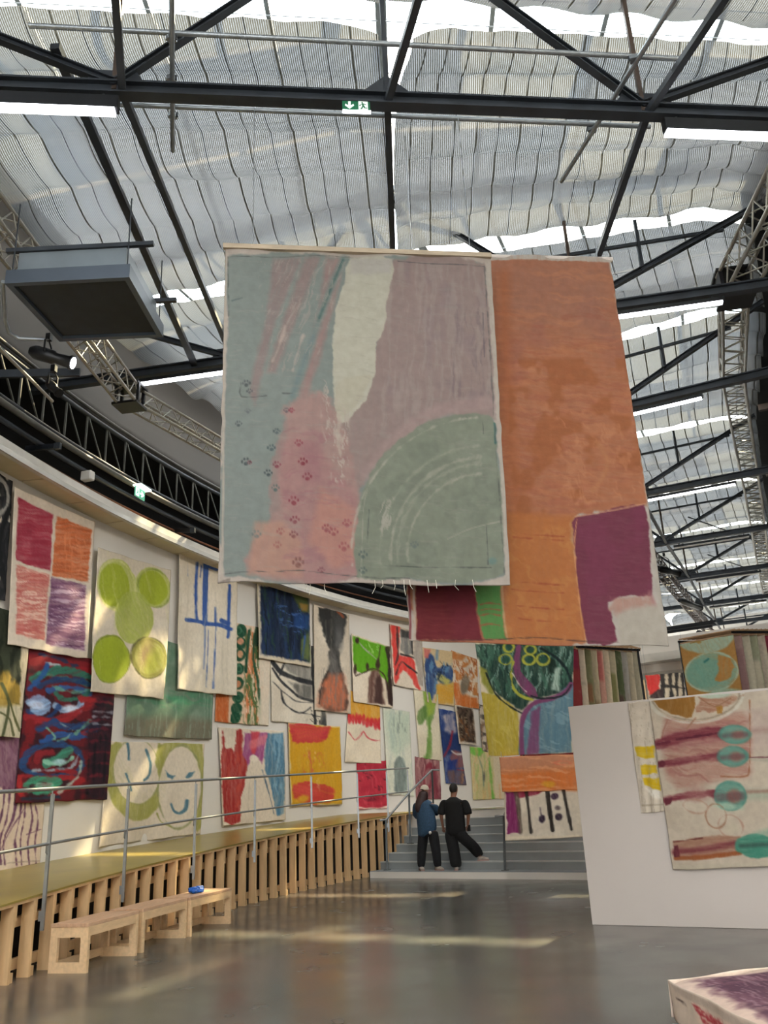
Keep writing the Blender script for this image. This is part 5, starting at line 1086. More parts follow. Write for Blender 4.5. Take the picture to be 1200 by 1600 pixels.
rlab = ['grey cream canvas directly behind the teal circle canvas', 'rosy brown canvas, second behind the teal circle canvas', 'pale canvas, third behind the teal circle canvas', 'sage canvas in the right rack', 'cream canvas left of the crimson one in the right rack', 'crimson canvas in the right rack', 'tan canvas in the right rack', 'olive canvas in the right rack', 'rust canvas at the right edge in the right rack']
rq = [(1062, 1007), (1146, 992), (1175, 1180), (1090, 1180)]
rk = rackset(rq, rcols, 6.08, (.155, .16), rlab, 'canvases in the right rack')
hang('ochre canvas with large teal circles, front of the right rack', rq, f_circles, on_plane(S0 + NN * 6.0, HAZ), .05, seed=21, name='racked_painting', group='canvases in the right rack')
# rack frames
def rackframe(K0, K1, label):
    o = empty('canvas_rack', K0[1] * [1, 1, 0] + [0, 0, 1.32], label, 'rack')
    for a, b in ((K0[1], K1[1]), (K0[0], K1[0])):
        d = np.array([0, 0, .07]); MB().bar(a + d - (b - a) * .02, b + d + (b - a) * .04, .04, .05).build('rail', 'blackmetal', o)
    for p in (K0[0], K1[0], K1[1]):
        MB().bar([p[0], p[1], 1.32], [p[0], p[1], p[2] + .1], .05, .05).build('upright', 'blackmetal', o)
    n = 15
    for i in range(n):
        t = i / (n - 1); a = K0[0] * (1 - t) + K1[0] * t; b = K0[1] * (1 - t) + K1[1] * t; d = np.array([0, 0, .13]); MB().bar(a + d, b + d + (b - a) * .05, .05, .03).build('slat', 'rackwood', o)
rackframe(lk[0], lk[-1], 'black framed rack with canvases left of the pale opening')
rackframe(rk[0], rk[-1], 'rack with pale wooden slats on top, at the right edge')
# black and red canvas on the far right wall, beige canvases beside it
FP = S0 + NN * 12.0
m = MB(); 
struct('wall_far_right', slab(-1.9, 9.0, 13.6, 13.8, 1.32, 5.1), 'wall')
o = struct('ceiling_far', slab(-1.9, 9.0, 10.5, 13.8, 5.1, 5.7), 'wall'); slab(1.0, 9.0, 9.9, 10.5, 5.35, 5.6).build('soffit_step', 'fascia', o); slab(1.0, 9.0, 9.9, 10.0, 5.6, 6.05).build('soffit_face', 'wall', o)
for _n, _z in ((8.6, 5.95), (8.9, 6.08), (9.3, 6.2)):
    o = MB().bar(st(1.2, _n, _z), st(6.2, _n, _z), .07, .07).build('ceiling_rail', 'blackmetal', None, st(3.7, _n, _z)); tag(o, 'thin black rail spanning above the opening between the racks, %s' % {5.95: 'lowest', 6.08: 'middle one', 6.2: 'uppermost'}[_z], 'rail')
def f_redblack(p):
    base(p, '#a89c88'); p.poly([(1008, 1055), (1030, 1053), (1031, 1080), (1024, 1088), (1014, 1088)], '#b0302e', soft=1.5, br=.2)
    for x in (1034, 1046, 1056, 1066): p.line([(x, 1052), (x + 3, 1095)], 6, '#2b2a2a', soft=1.5, rough=1.5)
    p.line([(1034, 1072), (1074, 1078)], 4, '#2b2a2a', rough=1.5); p.poly([(1028, 1080), (1036, 1080), (1034, 1096), (1014, 1092)], '#33292a', soft=2)
hang('small canvas of a red block beside black bars on the far wall', [(1008, 1055), (1074, 1050), (1082, 1130), (1020, 1130)], f_redblack, on_plane(S0 + NN * 9.0, HAZ), 1.2, seed=31, group='canvases on the far right', gain=1.25)
hang('plain beige canvas on the far wall left of the red and black one', [(990, 1063), (1007, 1062), (1016, 1130), (998, 1130)], lambda p: base(p, '#b39a78', '#a98f6d', '#bba382'), on_plane(S0 + NN * 9.1, HAZ), 1.2, seed=32, group='canvases on the far right')
hang('plain cream canvas on the far wall, right of the left rack', [(970, 1066), (991, 1063), (999, 1130), (975, 1130)], lambda p: base(p, '#bda98a', '#b39e7e', '#c6b494'), on_plane(S0 + NN * 9.2, HAZ), 1.2, seed=33, group='canvases on the far right')

# ---------------------------------------------------------------- canvases over the partition
def on_part(n): return on_plane(PP + PN * n, PAZ)
def f_yellowmarks(p):
    base(p, '#a89d8f', '#9a8f80', '#b5ab9c'); y = '#a88c14'; p.poly([(994, 1183), (1023, 1181), (1025, 1200), (1010, 1201), (996, 1196)], y, soft=1.5, ba=0, rough=1.4); p.poly([(1002, 1210), (1027, 1209), (1028, 1222), (1004, 1223)], y, soft=1.5, rough=1.4, ba=0); p.poly([(1006, 1228), (1030, 1227), (1032, 1243), (1022, 1242), (1009, 1237)], y, soft=1.5, rough=1.4, ba=0); p.poly([(1008, 1240), (1030, 1244), (1032, 1254), (1018, 1252)], '#b8b2a8', soft=3); p.scrub('#877c6e', 92, 40, 1.5, .66, .72, .5); p.line([(1003, 1262), (1036, 1260)], 1.5, '#8a7f70')
canvas('painting', 'narrow cream canvas with three yellow patches on the partition', [(981, 1098), (1040, 1093), (1044, 1267), (1001, 1271)], on_part(-.02), f_yellowmarks, 1.35, group='canvases over the white partition', rip=.012, seed=41)
def f_shapes(p):
    base(p, '#a79a8a', '#978a7a', '#b3a797'); mr = '#6a3038'; tl = '#567f72'
    body = [(1040, 1130), (1060, 1122), (1140, 1120), (1174, 1120), (1178, 1200), (1172, 1222), (1140, 1224), (1060, 1240), (1040, 1200)]; p.poly(body, '#93695c', soft=14, op=.75, br=.3, ba=10); p.scrub('#7e4c48', 8, 40, 6, .5, .7, .5, body); p.poly([(1040, 1148), (1140, 1138), (1140, 1168), (1036, 1180)], '#7c464a', soft=12, op=.6, br=.5, ba=-6)
    p.poly([(1174, 1110), (1330, 1090), (1330, 1180), (1178, 1180)], '#9a8580', soft=20, op=.5)
    p.ell(1088, 1086, 72, 46, '#a79a88', 0, soft=2); p.ell(1088, 1084, 71, 45, '#857868', 0, ring=2); p.ell(1088, 1085, 76, 49, '#b3b0a4', 0, ring=3.5, op=.7)
    p.poly([(1017, 1092), (1089, 1084), (1088, 1108), (1084, 1124), (1074, 1125), (1050, 1118), (1030, 1106)], '#7b5524', soft=2, br=.15); p.poly([(1100, 1088), (1165, 1085), (1150, 1100), (1128, 1112), (1105, 1116), (1090, 1116)], '#8c6450', soft=3, rough=3, br=.5, ba=10); p.poly([(1122, 1106), (1134, 1104), (1132, 1118), (1124, 1120)], '#8a6226'); p.line([(1095, 1090), (1120, 1106), (1145, 1092)], 2.5, '#7e5a42'); p.ell(1120, 1084, 25, 9, '#9aa595', 0, soft=3)
    p.line([(1045, 1128), (1037, 1150), (1036, 1165)], 2, '#8c6458'); p.line([(1175, 1095), (1176, 1160), (1175, 1210), (1168, 1222), (1130, 1222)], 2, '#84563e'); p.line([(1090, 1126), (1076, 1144)], 3, '#8a6654')
    for pts, w_, in (([(1030, 1170), (1060, 1160), (1100, 1152), (1130, 1150)], 17), ([(1032, 1203), (1060, 1198), (1100, 1192), (1135, 1188)], 11), ([(1042, 1260), (1060, 1254), (1090, 1250), (1130, 1248)], 10)): p.line(pts, w_, mr, soft=4, br=.45, ba=-6, rough=1.5)
    p.line([(1028, 1170), (1048, 1166)], 5, '#5a2430'); p.ell(1036, 1202, 6, 6, '#55222c', soft=2); p.poly([(1040, 1257), (1052, 1255), (1051, 1264), (1041, 1267)], '#55222c'); p.line([(1060, 1162), (1125, 1152)], 3, '#4e1e2a', rough=1); p.ell(1090, 1250, 20, 10, '#875a56', 0, soft=8, op=.6)
    p.line([(1135, 1150), (1330, 1140)], 9, '#836460', soft=8, op=.45); p.line([(1170, 1192), (1330, 1190)], 2, '#5a3038'); p.line([(1172, 1195), (1330, 1200)], 5, '#8d8a7c', op=.6); p.line([(1150, 1250), (1330, 1250)], 16, '#7f8c7a', soft=10, op=.6); p.line([(1168, 1246), (1330, 1240)], 5, '#7e5a50', soft=4, op=.7)
    for cx, cy, rx, ry in ((1152, 1154, 24, 15), (1149, 1190, 23, 16), (1145, 1252, 25, 22)): p.ell(cx, cy, rx, ry, tl, 4, soft=2.5, br=.25, ba=10); p.ell(cx + 6, cy + 1, rx * .45, ry * .5, '#84564c', 0, soft=6, op=.8); p.line([(cx - 22, cy + 3), (cx, cy + 1), (cx + 20, cy)], ry * .55, '#54343a', soft=5, op=.5); p.ell(cx, cy, rx, ry, '#3f7568', 4, ring=3, soft=2, op=.6)
    p.ell(1140, 1268, 22, 5, '#8fa390', 5, soft=4, op=.8); p.ell(1122, 1282, 16, 18, '#85604a', -15, ring=1.6, op=.8); p.ell(1145, 1297, 20, 16, '#937060', 20, ring=1.6, op=.7); p.ell(1090, 1268, 20, 10, '#93705f', 10, ring=1.6, op=.6); p.ell(1146, 1300, 10, 8, '#aaa08c', 0, soft=5, op=.6)
    p.poly([(1052, 1320), (1090, 1314), (1130, 1310), (1160, 1312), (1156, 1335), (1100, 1342), (1054, 1345)], '#8a6654', soft=3, br=.3, ba=-4); p.line([(1054, 1334), (1100, 1330), (1150, 1322)], 8, '#6b3438', soft=5, br=.4, ba=-4); p.line([(1056, 1343), (1110, 1340), (1160, 1334)], 6, '#804828', soft=2); p.line([(1053, 1320), (1100, 1314)], 2, '#5a2c28'); p.poly([(1053, 1325), (1061, 1324), (1062, 1340), (1054, 1342)], '#54222a')
    p.ell(1186, 1325, 34, 17, '#3a7462', 2, soft=2, br=.2, ba=0); p.line([(1160, 1325), (1330, 1315)], 6, '#36544a', soft=4); p.poly([(1175, 1310), (1240, 1290), (1330, 1285), (1330, 1310)], '#5d8a76', soft=8, op=.6)
    p.ell(1260, 1160, 30, 22, tl, 4, soft=3); p.ell(1270, 1250, 34, 26, tl, 4, soft=3); p.line([(1050, 1356), (1330, 1345)], 7, '#a69b8a', soft=2)
canvas('painting', 'wide cream canvas with maroon bars and teal discs draped over the partition', [(1014, 1095), (1330, 1066), (1345, 1346), (1051, 1359)], on_part(-.045), f_shapes, 1.15, group='canvases over the white partition', rip=.010, res=1.6, seed=42)

# ---------------------------------------------------------------- the two big hanging canvases
PA = onplane(342, 912, (0, 6.75), 90); 
def bestaz(bl, br, P):                          # azimuth that makes the lower edge level
    best = None
    for az in np.arange(70, 110, .25):
        a, b = onplane(*bl, P, az), onplane(*br, P, az); e = abs(a[2] - b[2])
        if best is None or e < best[0]: best = (e, az)
    return best[1]
AZA = bestaz((342, 912), (798, 910), PA[:2]); AZB = AZA
def bigwave(seedv):
    return lambda U, V: .05 * np.sin(U * 4.4 + seedv) * V + .018 * np.sin(U * 17 + seedv) * np.exp(-(1 - V) * 5) + .012 * np.sin(U * 23 + V * 5) * (1 - V) ** 3
def paw(p, cx, cy, s, c, op=.75):
    p.ell(cx, cy + s * .3, s * .45, s * .38, c, soft=1.2, op=op, rough=.4, br=.4)
    for dx, dy in ((-.75, -.1), (-.32, -.6), (.28, -.62), (.75, -.15)): p.ell(cx + dx * s, cy + dy * s, s * .2, s * .3, c, soft=1, op=op, rough=.3, br=.3)
def f_bigA(p):
    base(p, '#a79c93', '#978b83', '#b0a69c'); g, r_ = '#7f8884', '#8a7374'
    field = [(358, 400), (540, 402), (756, 412), (760, 500), (772, 650), (790, 896), (640, 902), (556, 903), (352, 902), (349, 700), (356, 500)]
    p.poly(field, '#787f7b', soft=3, rough=2, br=0)
    # pink side
    p.poly([(612, 410), (757, 412), (773, 640), (776, 660), (700, 650), (640, 680), (575, 740), (556, 800), (556, 903), (440, 903), (420, 800), (430, 700), (470, 640), (520, 640), (548, 632), (575, 590), (585, 540), (600, 480)], '#8a7874', soft=5, rough=3, br=.1)
    p.blob('#7f7072', 34, .5, .72, .45, [(612, 410), (757, 412), (773, 640), (600, 660)], sx=.5); p.scrub('#948782', 92, 70, 5, .5, .68, .5, [(600, 410), (757, 412), (773, 640), (580, 690)]); p.scrub('#6d6063', 92, 60, 5, .6, .72, .35, [(700, 480), (768, 480), (773, 620), (705, 630)])
    # upper left diagonal bands
    p.poly([(425, 403), (470, 403), (425, 520), (398, 640), (388, 620), (415, 500)], '#84716f', soft=7, op=.8, br=.3, ba=108); p.poly([(475, 403), (500, 403), (470, 480), (430, 590), (415, 590), (445, 490)], '#87726f', soft=7, op=.8, br=.3, ba=108); p.poly([(508, 403), (538, 403), (520, 480), (500, 560), (460, 680), (440, 720), (470, 600), (495, 490)], '#8f7571', soft=7, op=.9, br=.3, ba=108)
    p.line([(536, 403), (520, 440), (498, 500), (480, 560), (462, 610), (448, 650)], 11, '#6f7d7a', soft=7, op=.9, ba=110); p.line([(534, 405), (522, 436), (505, 480), (496, 505)], 3.5, '#3f5d57', soft=4, op=.75); p.line([(488, 530), (470, 580), (455, 625)], 5, '#67777a', soft=5, op=.6)
    p.line([(445, 515), (432, 555), (424, 572)], 4, '#a3958b', soft=3, op=.8, rough=1.5); p.line([(472, 530), (462, 562), (456, 585)], 4, '#a3978d', soft=3, op=.8, rough=1.5); p.scrub('#9a9088', 112, 26, 3, .64, .72, .5, [(400, 405), (540, 405), (500, 560), (420, 600)])
    # lower left pinks
    p.poly([(440, 640), (500, 620), (530, 660), (556, 760), (556, 903), (388, 903), (400, 850), (432, 800), (440, 790), (432, 760), (445, 720), (448, 670)], '#957a75', soft=8, rough=4, br=.2); p.poly([(440, 700), (480, 690), (520, 740), (556, 780), (556, 902), (440, 902), (450, 860), (470, 820), (435, 790)], '#96706f', soft=12, op=.7); p.poly([(500, 770), (552, 800), (556, 880), (520, 890), (480, 850)], '#a4766a', soft=12, op=.8); p.poly([(398, 822), (440, 820), (470, 850), (470, 902), (386, 902)], '#a27d6e', soft=9, op=.8); p.poly([(470, 700), (500, 690), (500, 760), (470, 760)], '#8a6468', soft=12, op=.6)
    p.scrub('#8a5f66', 4, 40, 8, .55, .7, .35, [(440, 660), (550, 700), (550, 900), (440, 900)])
    # cream column
    p.poly([(546, 402), (612, 406), (606, 450), (598, 520), (586, 540), (584, 590), (570, 630), (555, 645), (540, 665), (526, 660), (520, 620), (518, 540), (524, 480), (536, 440)], '#aaa698', soft=2, rough=1.6, br=0); p.poly([(524, 600), (580, 590), (566, 625), (548, 645), (530, 668), (520, 640)], '#a8a292', soft=4, rough=3); p.line([(528, 655), (527, 690), (530, 720)], 6, '#a79b8f', soft=4, rough=3, op=.8); p.scrub('#a89d92', 80, 16, 3, .56, .66, .8, [(505, 600), (545, 650), (540, 760), (518, 760), (500, 660)]); p.poly([(546, 402), (612, 406), (608, 430), (545, 428)], '#a29d96', soft=5)
    # pale arc and green dome
    p.line([(575, 745), (610, 700), (660, 660), (710, 640), (770, 632)], 22, '#95807d', soft=10, op=.8, ba=-25)
    dome = [(556, 903), (556, 820), (566, 770), (590, 725), (625, 690), (670, 662), (715, 652), (770, 653), (778, 720), (790, 896), (640, 902)]
    p.poly(dome, '#777c6e', soft=2.5, rough=2, br=.1, ba=60); p.blob('#6b7165', 26, .48, .66, .5, dome); p.blob('#7f8477', 16, .55, .7, .4, dome)
    for rr, op_, w_ in ((215, .8, 2), (170, .35, 3), (152, .55, 5), (142, .35, 4), (126, .6, 4)):
        cx, cy = 762, 865; pts = [(cx - rr * math.cos(t), cy - rr * .98 * math.sin(t)) for t in np.linspace(-.1, 1.5, 14)]; p.line(pts, w_, '#a39f92', soft=3, op=op_, rough=2, br=.6, ba=-50)
    p.scrub('#a09b90', 100, 22, 3, .55, .66, .7, [(590, 790), (614, 780), (612, 845), (592, 842)]); p.line([(700, 842), (740, 825), (785, 815)], 1.4, '#9c988c', op=.7); p.line([(562, 903), (566, 800), (573, 770)], 1.2, '#9a968b', op=.7); p.line([(575, 800), (572, 850)], 1, '#434d49', op=.7)
    for l_ in ([(356, 402), (440, 401), (545, 400)], [(356, 402), (357, 500)], [(376, 605), (377, 627), (415, 626)], [(600, 884), (700, 885), (770, 884)], [(762, 820), (765, 880)], [(440, 622), (455, 622)], [(352, 900), (430, 895), (470, 893), (560, 903), (640, 902)], [(620, 410), (700, 413), (756, 416)], [(755, 660), (757, 680)]): p.line(l_, 1, '#3c4340', op=.7, rough=.6)
    p.line([(774, 665), (776, 695)], 3, '#3f6a66', soft=2); p.ell(772, 875, 6, 5, '#55787a', soft=4, op=.6); p.line([(755, 490), (758, 560)], 1.5, '#4f4950', op=.6); p.line([(362, 475), (378, 470)], 1.5, '#4b5d5c', op=.7)
    for cx, cy, s, c in ((384, 607, 7, '#3f4547'), (389, 619, 5, '#444b4d'), (387, 650, 5, '#5a6264'), (372, 670, 6, '#414a4c'), (431, 682, 6, '#3f4c4e'), (423, 708, 7, '#39494b'), (446, 649, 5, '#4b4b50'), (454, 649, 5, '#7d2f3d'), (384, 730, 8, '#30393c'), (389, 731, 4, '#6a2733'), (431, 734, 7, '#6e2a38'), (418, 747, 7, '#2f3a3e'), (465, 700, 7, '#7a3440'), (471, 729, 8, '#6d2430'), (478, 752, 8, '#722c38'), (429, 770, 7, '#3d5a55'), (457, 789, 9, '#752f3a'), (459, 818, 8, '#72333c'), (437, 836, 7, '#8a5450'), (457, 840, 7, '#6d3d42'), (400, 841, 8, '#5f6b6a'), (432, 856, 7, '#8d5a52'), (464, 882, 10, '#6a4340'), (508, 830, 8, '#7c3a44'), (519, 836, 8, '#7c3c45'), (540, 822, 8, '#8a4c52'), (535, 858, 9, '#8a4b50'), (500, 893, 6, '#70434a'), (565, 870, 8, '#4c5a57'), (565, 894, 7, '#4c5a57'), (647, 852, 7, '#5c6964')): paw(p, cx, cy, s, c)
    p.scrub('#8f8982', 5, 40, 3, .66, .76, .25)
    p.poly([(757, 398), (768, 400), (785, 640), (803, 914), (793, 914), (784, 760), (774, 600)], '#a79d93', soft=2, rough=1)
    p.line([(757, 415), (766, 540), (774, 660), (783, 790), (791, 895)], 1, '#4c4f4c', op=.6, rough=1)
    p.poly([(340, 912), (360, 907), (360, 913), (340, 914)], '#7d726a'); p.line([(347, 905), (352, 500), (354, 395)], 3, '#a59b90', soft=2)
qa = [(352, 386), (767, 401), (800, 911), (341, 913)]
oA = empty('hanging_painting', (onplane(341, 913, PA, AZA) + onplane(799, 911, PA, AZA)) / 2, 'huge grey green and pink canvas with paw prints and a quarter circle, hanging foremost', 'painting', 'big canvases hanging in mid air')
_, KA = canvas('canvas', '', qa, on_plane(PA, AZA), f_bigA, .76, parent=oA, res=1.45, rip=.012, seed=5, extra=bigwave(1.0), fray=.008, folds=2)
dA = (KA[1] - KA[0]) / np.linalg.norm(KA[1] - KA[0]); nA = np.array([-dA[1], dA[0], 0])
MB().bar(KA[0] - dA * .02 + np.array([0, 0, .005]), KA[1] + np.array([0, 0, .005]), .05, .05).build('wooden_batten', 'batten', oA)
wires(oA, [KA[0] * .9 + KA[1] * .1, KA[1] * .92 + KA[0] * .08], 8.4 - KA[0][2])
rr_ = random.Random(3)
for t in (.29, .52, .545, .585, .62, .64, .70, .73, .80, .86, .3, .35):
    b = KA[3] * (1 - t) + KA[2] * t; l_ = rr_.uniform(.04, .12)
    MB().tube([b + np.array([0, -.004, .03]), b + np.array([rr_.uniform(-.01, .01), -.006, -l_ * .4]), b + np.array([rr_.uniform(-.03, .03), -.006, -l_])], .0022, 4).build('loose_thread', 'thread', oA)
def f_bigB(p):
    base(p, '#a09890', '#8f877e', '#ab a39a'.replace(' ', ''))
    p.poly([(612, 402), (952, 405), (962, 460), (985, 600), (1005, 735), (1012, 790), (900, 802), (893, 850), (912, 1001), (650, 1003)], '#966045', soft=3, rough=2.5, br=.12, ba=5)
    top = [(760, 402), (952, 405), (985, 600), (780, 600)]; p.blob('#8a5a4c', 40, .45, .7, .6, top); p.poly([(760, 400), (955, 402), (965, 520), (770, 500)], '#8a6253', soft=60, op=.7); p.scrub('#8b5140', 4, 50, 4, .56, .68, .4, [(760, 480), (980, 480), (1005, 735), (790, 900)]); p.scrub('#a87050', 8, 60, 6, .55, .7, .4, [(760, 420), (970, 420), (1005, 735), (790, 900)])
    p.line([(785, 430), (788, 600), (800, 740), (815, 900)], 18, '#8f5433', soft=16, op=.6); p.blob('#87502f', 26, .5, .66, .6, [(790, 560), (990, 560), (1005, 735), (900, 800), (800, 900)]); p.scrub('#b0795a', 60, 26, 7, .58, .7, .4, [(860, 640), (990, 640), (1005, 780), (880, 790)]); p.line([(930, 690), (948, 720), (938, 750), (925, 765)], 6, '#a5714e', soft=7, op=.6)
    p.poly([(790, 800), (900, 805), (895, 860), (912, 1001), (785, 1002)], '#9d6134', soft=10, op=.8); p.scrub('#ab7746', 50, 24, 9, .5, .7, .4, [(790, 820), (900, 820), (910, 1000), (785, 1000)])
    pu = '#64303f'; p.poly([(897, 806), (935, 800), (1004, 789), (1013, 850), (1018, 925), (1012, 933), (985, 930), (955, 936), (950, 950), (963, 1000), (918, 1003), (906, 940), (898, 870), (894, 830)], pu, soft=2, rough=1.6, br=.08, ba=5); p.blob('#6d3348', 30, .45, .7, .5, [(897, 806), (1004, 789), (1018, 925), (920, 930)])
    p.poly([(955, 936), (1012, 930), (1022, 950), (985, 950), (965, 962), (952, 950)], '#9c7468', soft=8, op=.8, rough=4); p.line([(1014, 925), (1024, 950)], 5, '#8f5f62', soft=5, op=.6); p.poly([(963, 960), (985, 950), (1030, 945), (1046, 1010), (968, 1006)], '#9d958a', soft=8)
    p.poly([(648, 905), (738, 905), (742, 960), (750, 1001), (648, 1003)], '#5f2228', soft=2.5, rough=2, br=.12, ba=0); p.poly([(690, 905), (738, 905), (750, 1000), (710, 1000)], '#63252f', soft=10, op=.6); p.poly([(737, 905), (779, 905), (782, 950), (788, 998), (752, 1000), (745, 955)], '#4b7842', soft=2.5, rough=2.5, br=.1)
    for y in (945, 962, 978, 954): p.line([(748, y), (762, y - 3), (778, y - 1)], 1.6, '#8a4a34', op=.8, rough=1)
    p.line([(781, 905), (784, 960), (790, 1000)], 3, '#a98f6d', soft=2, op=.7); p.line([(900, 810), (896, 860), (906, 950), (914, 1002)], 1.5, '#c08a62', op=.8); p.line([(898, 806), (950, 798), (1006, 788)], 2.5, '#b58a6c', op=.7)
    for y in (832, 838, 907, 920, 945, 965): p.line([(795 + y % 17, y), (830, y + 2), (880, y + 5)], 1.1, '#7a2f26', op=.5, rough=1)
    p.line([(650, 1003), (750, 1001), (840, 994), (915, 1001), (965, 1002)], 1.6, '#4a3430', op=.8); p.line([(638, 912), (639, 1000)], 3, '#6b2830', soft=2); p.line([(645, 910), (646, 1003)], 4, '#a89a8c', soft=2)
    p.poly([(950, 400), (962, 402), (1000, 640), (1050, 1012), (1036, 1012), (1005, 760), (980, 560), (960, 440)], '#9f978d', soft=2.5, rough=1.5)
    p.poly([(600, 385), (960, 396), (958, 409), (760, 405), (600, 402)], '#a39c94', soft=1.5, rough=1)
PB = (0, 7.38)
qb = [(608, 394), (953, 402), (1044, 1009), (638, 1004)]
KBm = (onplane(638, 1004, PB, AZB) + onplane(1044, 1009, PB, AZB)) / 2
oB = empty('hanging_painting', KBm, 'huge orange canvas with purple, maroon and green blocks, hanging behind the grey green one', 'painting', 'big canvases hanging in mid air')
_, KB = canvas('canvas', '', qb, on_plane(PB, AZB), f_bigB, .84, parent=oB, res=1.5, rip=.012, seed=8, extra=bigwave(2.3), fray=.008, folds=2)
dB = (KB[1] - KB[0]) / np.linalg.norm(KB[1] - KB[0])
MB().tube([KB[0] + np.array([0, .03, -.01]), KB[1] + dB * .03 + np.array([0, .03, -.01])], .03, 10).build('wrapped_batten', 'panelwall', oB)
wires(oB, [KB[0] * .9 + KB[1] * .1, KB[1] * .94 + KB[0] * .06], 8.45 - KB[0][2])

_l = bpy.data.lights.new('soffit_fill', 'SPOT'); _l.energy = 200; _l.spot_size = 1.5; _l.spot_blend = .8; _l.shadow_soft_size = .3; _l.color = (1, .95, .86)  # added spot without a fixture, brightens the white soffits at the far end
_o = bpy.data.objects.new('soffit_fill', _l); C.objects.link(_o); _o.location = vec(st(4.0, 6.5, 3.2)); _o.rotation_euler = (vec(st(4.6, 12.5, 5.4)) - _o.location).to_track_quat('-Z', 'Y').to_euler()

# ================================================================ BENCHES
def bench(p, q, label):                         # p, q: the two front floor corners (near, far)
    p = np.array([p[0], p[1], 0.]); q = np.array([q[0], q[1], 0.]); d = q - p; L_ = np.linalg.norm(d); d /= L_; s = np.array([-d[1], d[0], 0]); W_ = .44; H_ = .45; t = .045
    o = empty('bench', (p + q) / 2 + s * W_ / 2, label, 'bench', 'timber benches beside the ramp')
    z = lambda h: np.array([0, 0, h])
    for k in range(2):
        a = p + s * (W_ * k / 2 + .002) + z(H_ - .016); bevel(MB().hexa([a - d * .012, a + d * (L_ + .012), a + d * (L_ + .012) + s * (W_ / 2 - .004), a - d * .012 + s * (W_ / 2 - .004)], [c + z(.034) for c in (a - d * .012, a + d * (L_ + .012), a + d * (L_ + .012) + s * (W_ / 2 - .004), a - d * .012 + s * (W_ / 2 - .004))]).build('top_board', 'benchtop', o), .003)
    for e0 in (0, L_ - t):
        for k in (0, W_ - .085): a = p + d * e0 + s * k; MB().hexa([a, a + d * t, a + d * t + s * .085, a + s * .085], [c + z(H_ - .016) for c in (a, a + d * t, a + d * t + s * .085, a + s * .085)]).build('leg', 'benchwood', o)
        for h0, h1, nm in ((0.0, .10, 'foot_rail'), (H_ - .116, H_ - .016, 'head_rail')): a = p + d * e0 + s * .085; e_ = s * (W_ - .17); MB().hexa([a + z(h0), a + d * t + z(h0), a + d * t + e_ + z(h0), a + e_ + z(h0)], [a + z(h1), a + d * t + z(h1), a + d * t + e_ + z(h1), a + e_ + z(h1)]).build(nm, 'benchwood', o)
    for k in (.004, W_ - .04):
        for h0, h1, nm in ((H_ - .106, H_ - .016, 'apron'),) + (((.02, .10, 'stretcher'),) if k > .1 else ()):
            a = p + d * t + s * k; e_ = d * (L_ - 2 * t); MB().hexa([a + z(h0), a + e_ + z(h0), a + e_ + s * .036 + z(h0), a + s * .036 + z(h0)], [a + z(h1), a + e_ + z(h1), a + e_ + s * .036 + z(h1), a + s * .036 + z(h1)]).build(nm, 'benchwood', o)
    return o, p, d, s
bench(atz(134, 1521, 0), atz(214, 1493, 0), 'pale timber bench nearest the camera, beside the ramp')
bench(atz(222, 1489, 0), atz(291, 1465, 0), 'middle one of the three pale timber benches beside the ramp')
_, bp_, bd, bs = bench(atz(297, 1464, 0), atz(361, 1443, 0), 'farthest of the three pale timber benches, with blue gloves on it')
def lump(c, r, seed, mm, name, parent=None, sub=3, amp=.35):
    bm = bmesh.new(); bmesh.ops.create_icosphere(bm, subdivisions=sub, radius=1)
    for v in bm.verts:
        n = amp * (float(vnoise(np.array([v.co.x * 2.2 + 9]), np.array([v.co.y * 2.2 + v.co.z * 3 + 9]), seed)[0]) - .5); v.co = Vector((v.co.x * r[0], v.co.y * r[1], v.co.z * r[2])) * (1 + n * 2)
    m = MB(); m.add([vec(c) + v.co for v in bm.verts], [tuple(v.index for v in f.verts) for f in bm.faces], True); bm.free(); return m.build(name, mm, parent, None if parent else c)
M['blue'] = mat('bright_blue_cloth', '#1457b0', .6, var=.2, scale=30)
bt = bp_ + bd * .55 + bs * .25 + np.array([0, 0, .468])
o = empty('crumpled_gloves', bt, 'bright blue crumpled gloves lying on the farthest bench', 'gloves')
lump(bt + bd * .0 + np.array([0, 0, .035]), (.07, .10, .04), 1, 'blue', 'glove', o); lump(bt + bd * .13 - bs * .02 + np.array([0, 0, .04]), (.06, .08, .045), 4, 'blue', 'glove', o)
for k in range(3): MB().tube([bt + bd * (.02 * k) - bs * .05 + np.array([0, 0, .03]), bt + bd * (.02 * k) - bs * .13 + np.array([0, 0, .018])], [.016, .010], 8).build('finger', 'blue', o)

# ================================================================ LOW DAYBED at lower right
d0 = atz(1048, 1577, 0); zt = .27
tA = atz(1046, 1531, zt); eF = atz(1200, 1511, zt) - tA; eF /= np.linalg.norm(eF); eN = atz(1187, 1600, zt) - tA; eN /= np.linalg.norm(eN)
o = empty('daybed', [*(tA + eF * .9 + eN * .8)[:2], 0], 'low daybed covered with a purple stained canvas at the lower right corner', 'daybed')
def bedpt(a, b, z): q = tA + eF * a + eN * b; return np.array([q[0], q[1], z])
WB, LB = 2.0, 1.9
MB().hexa([bedpt(.06, .06, .03), bedpt(WB - .06, .06, .03), bedpt(WB - .06, LB - .06, .03), bedpt(.06, LB - .06, .03)], [bedpt(.03, .03, .24), bedpt(WB - .03, .03, .24), bedpt(WB - .03, LB - .03, .24), bedpt(.03, LB - .03, .24)]).build('base', 'panelwall', o)
for a, b in ((.02, -.0), (WB - .1, 0), (.02, LB - .1), (WB - .1, LB - .1)): MB().box(bedpt(a + .05, b + .05, .015), (.12, .12, .03), 20).build('foot_plate', 'galv', o)
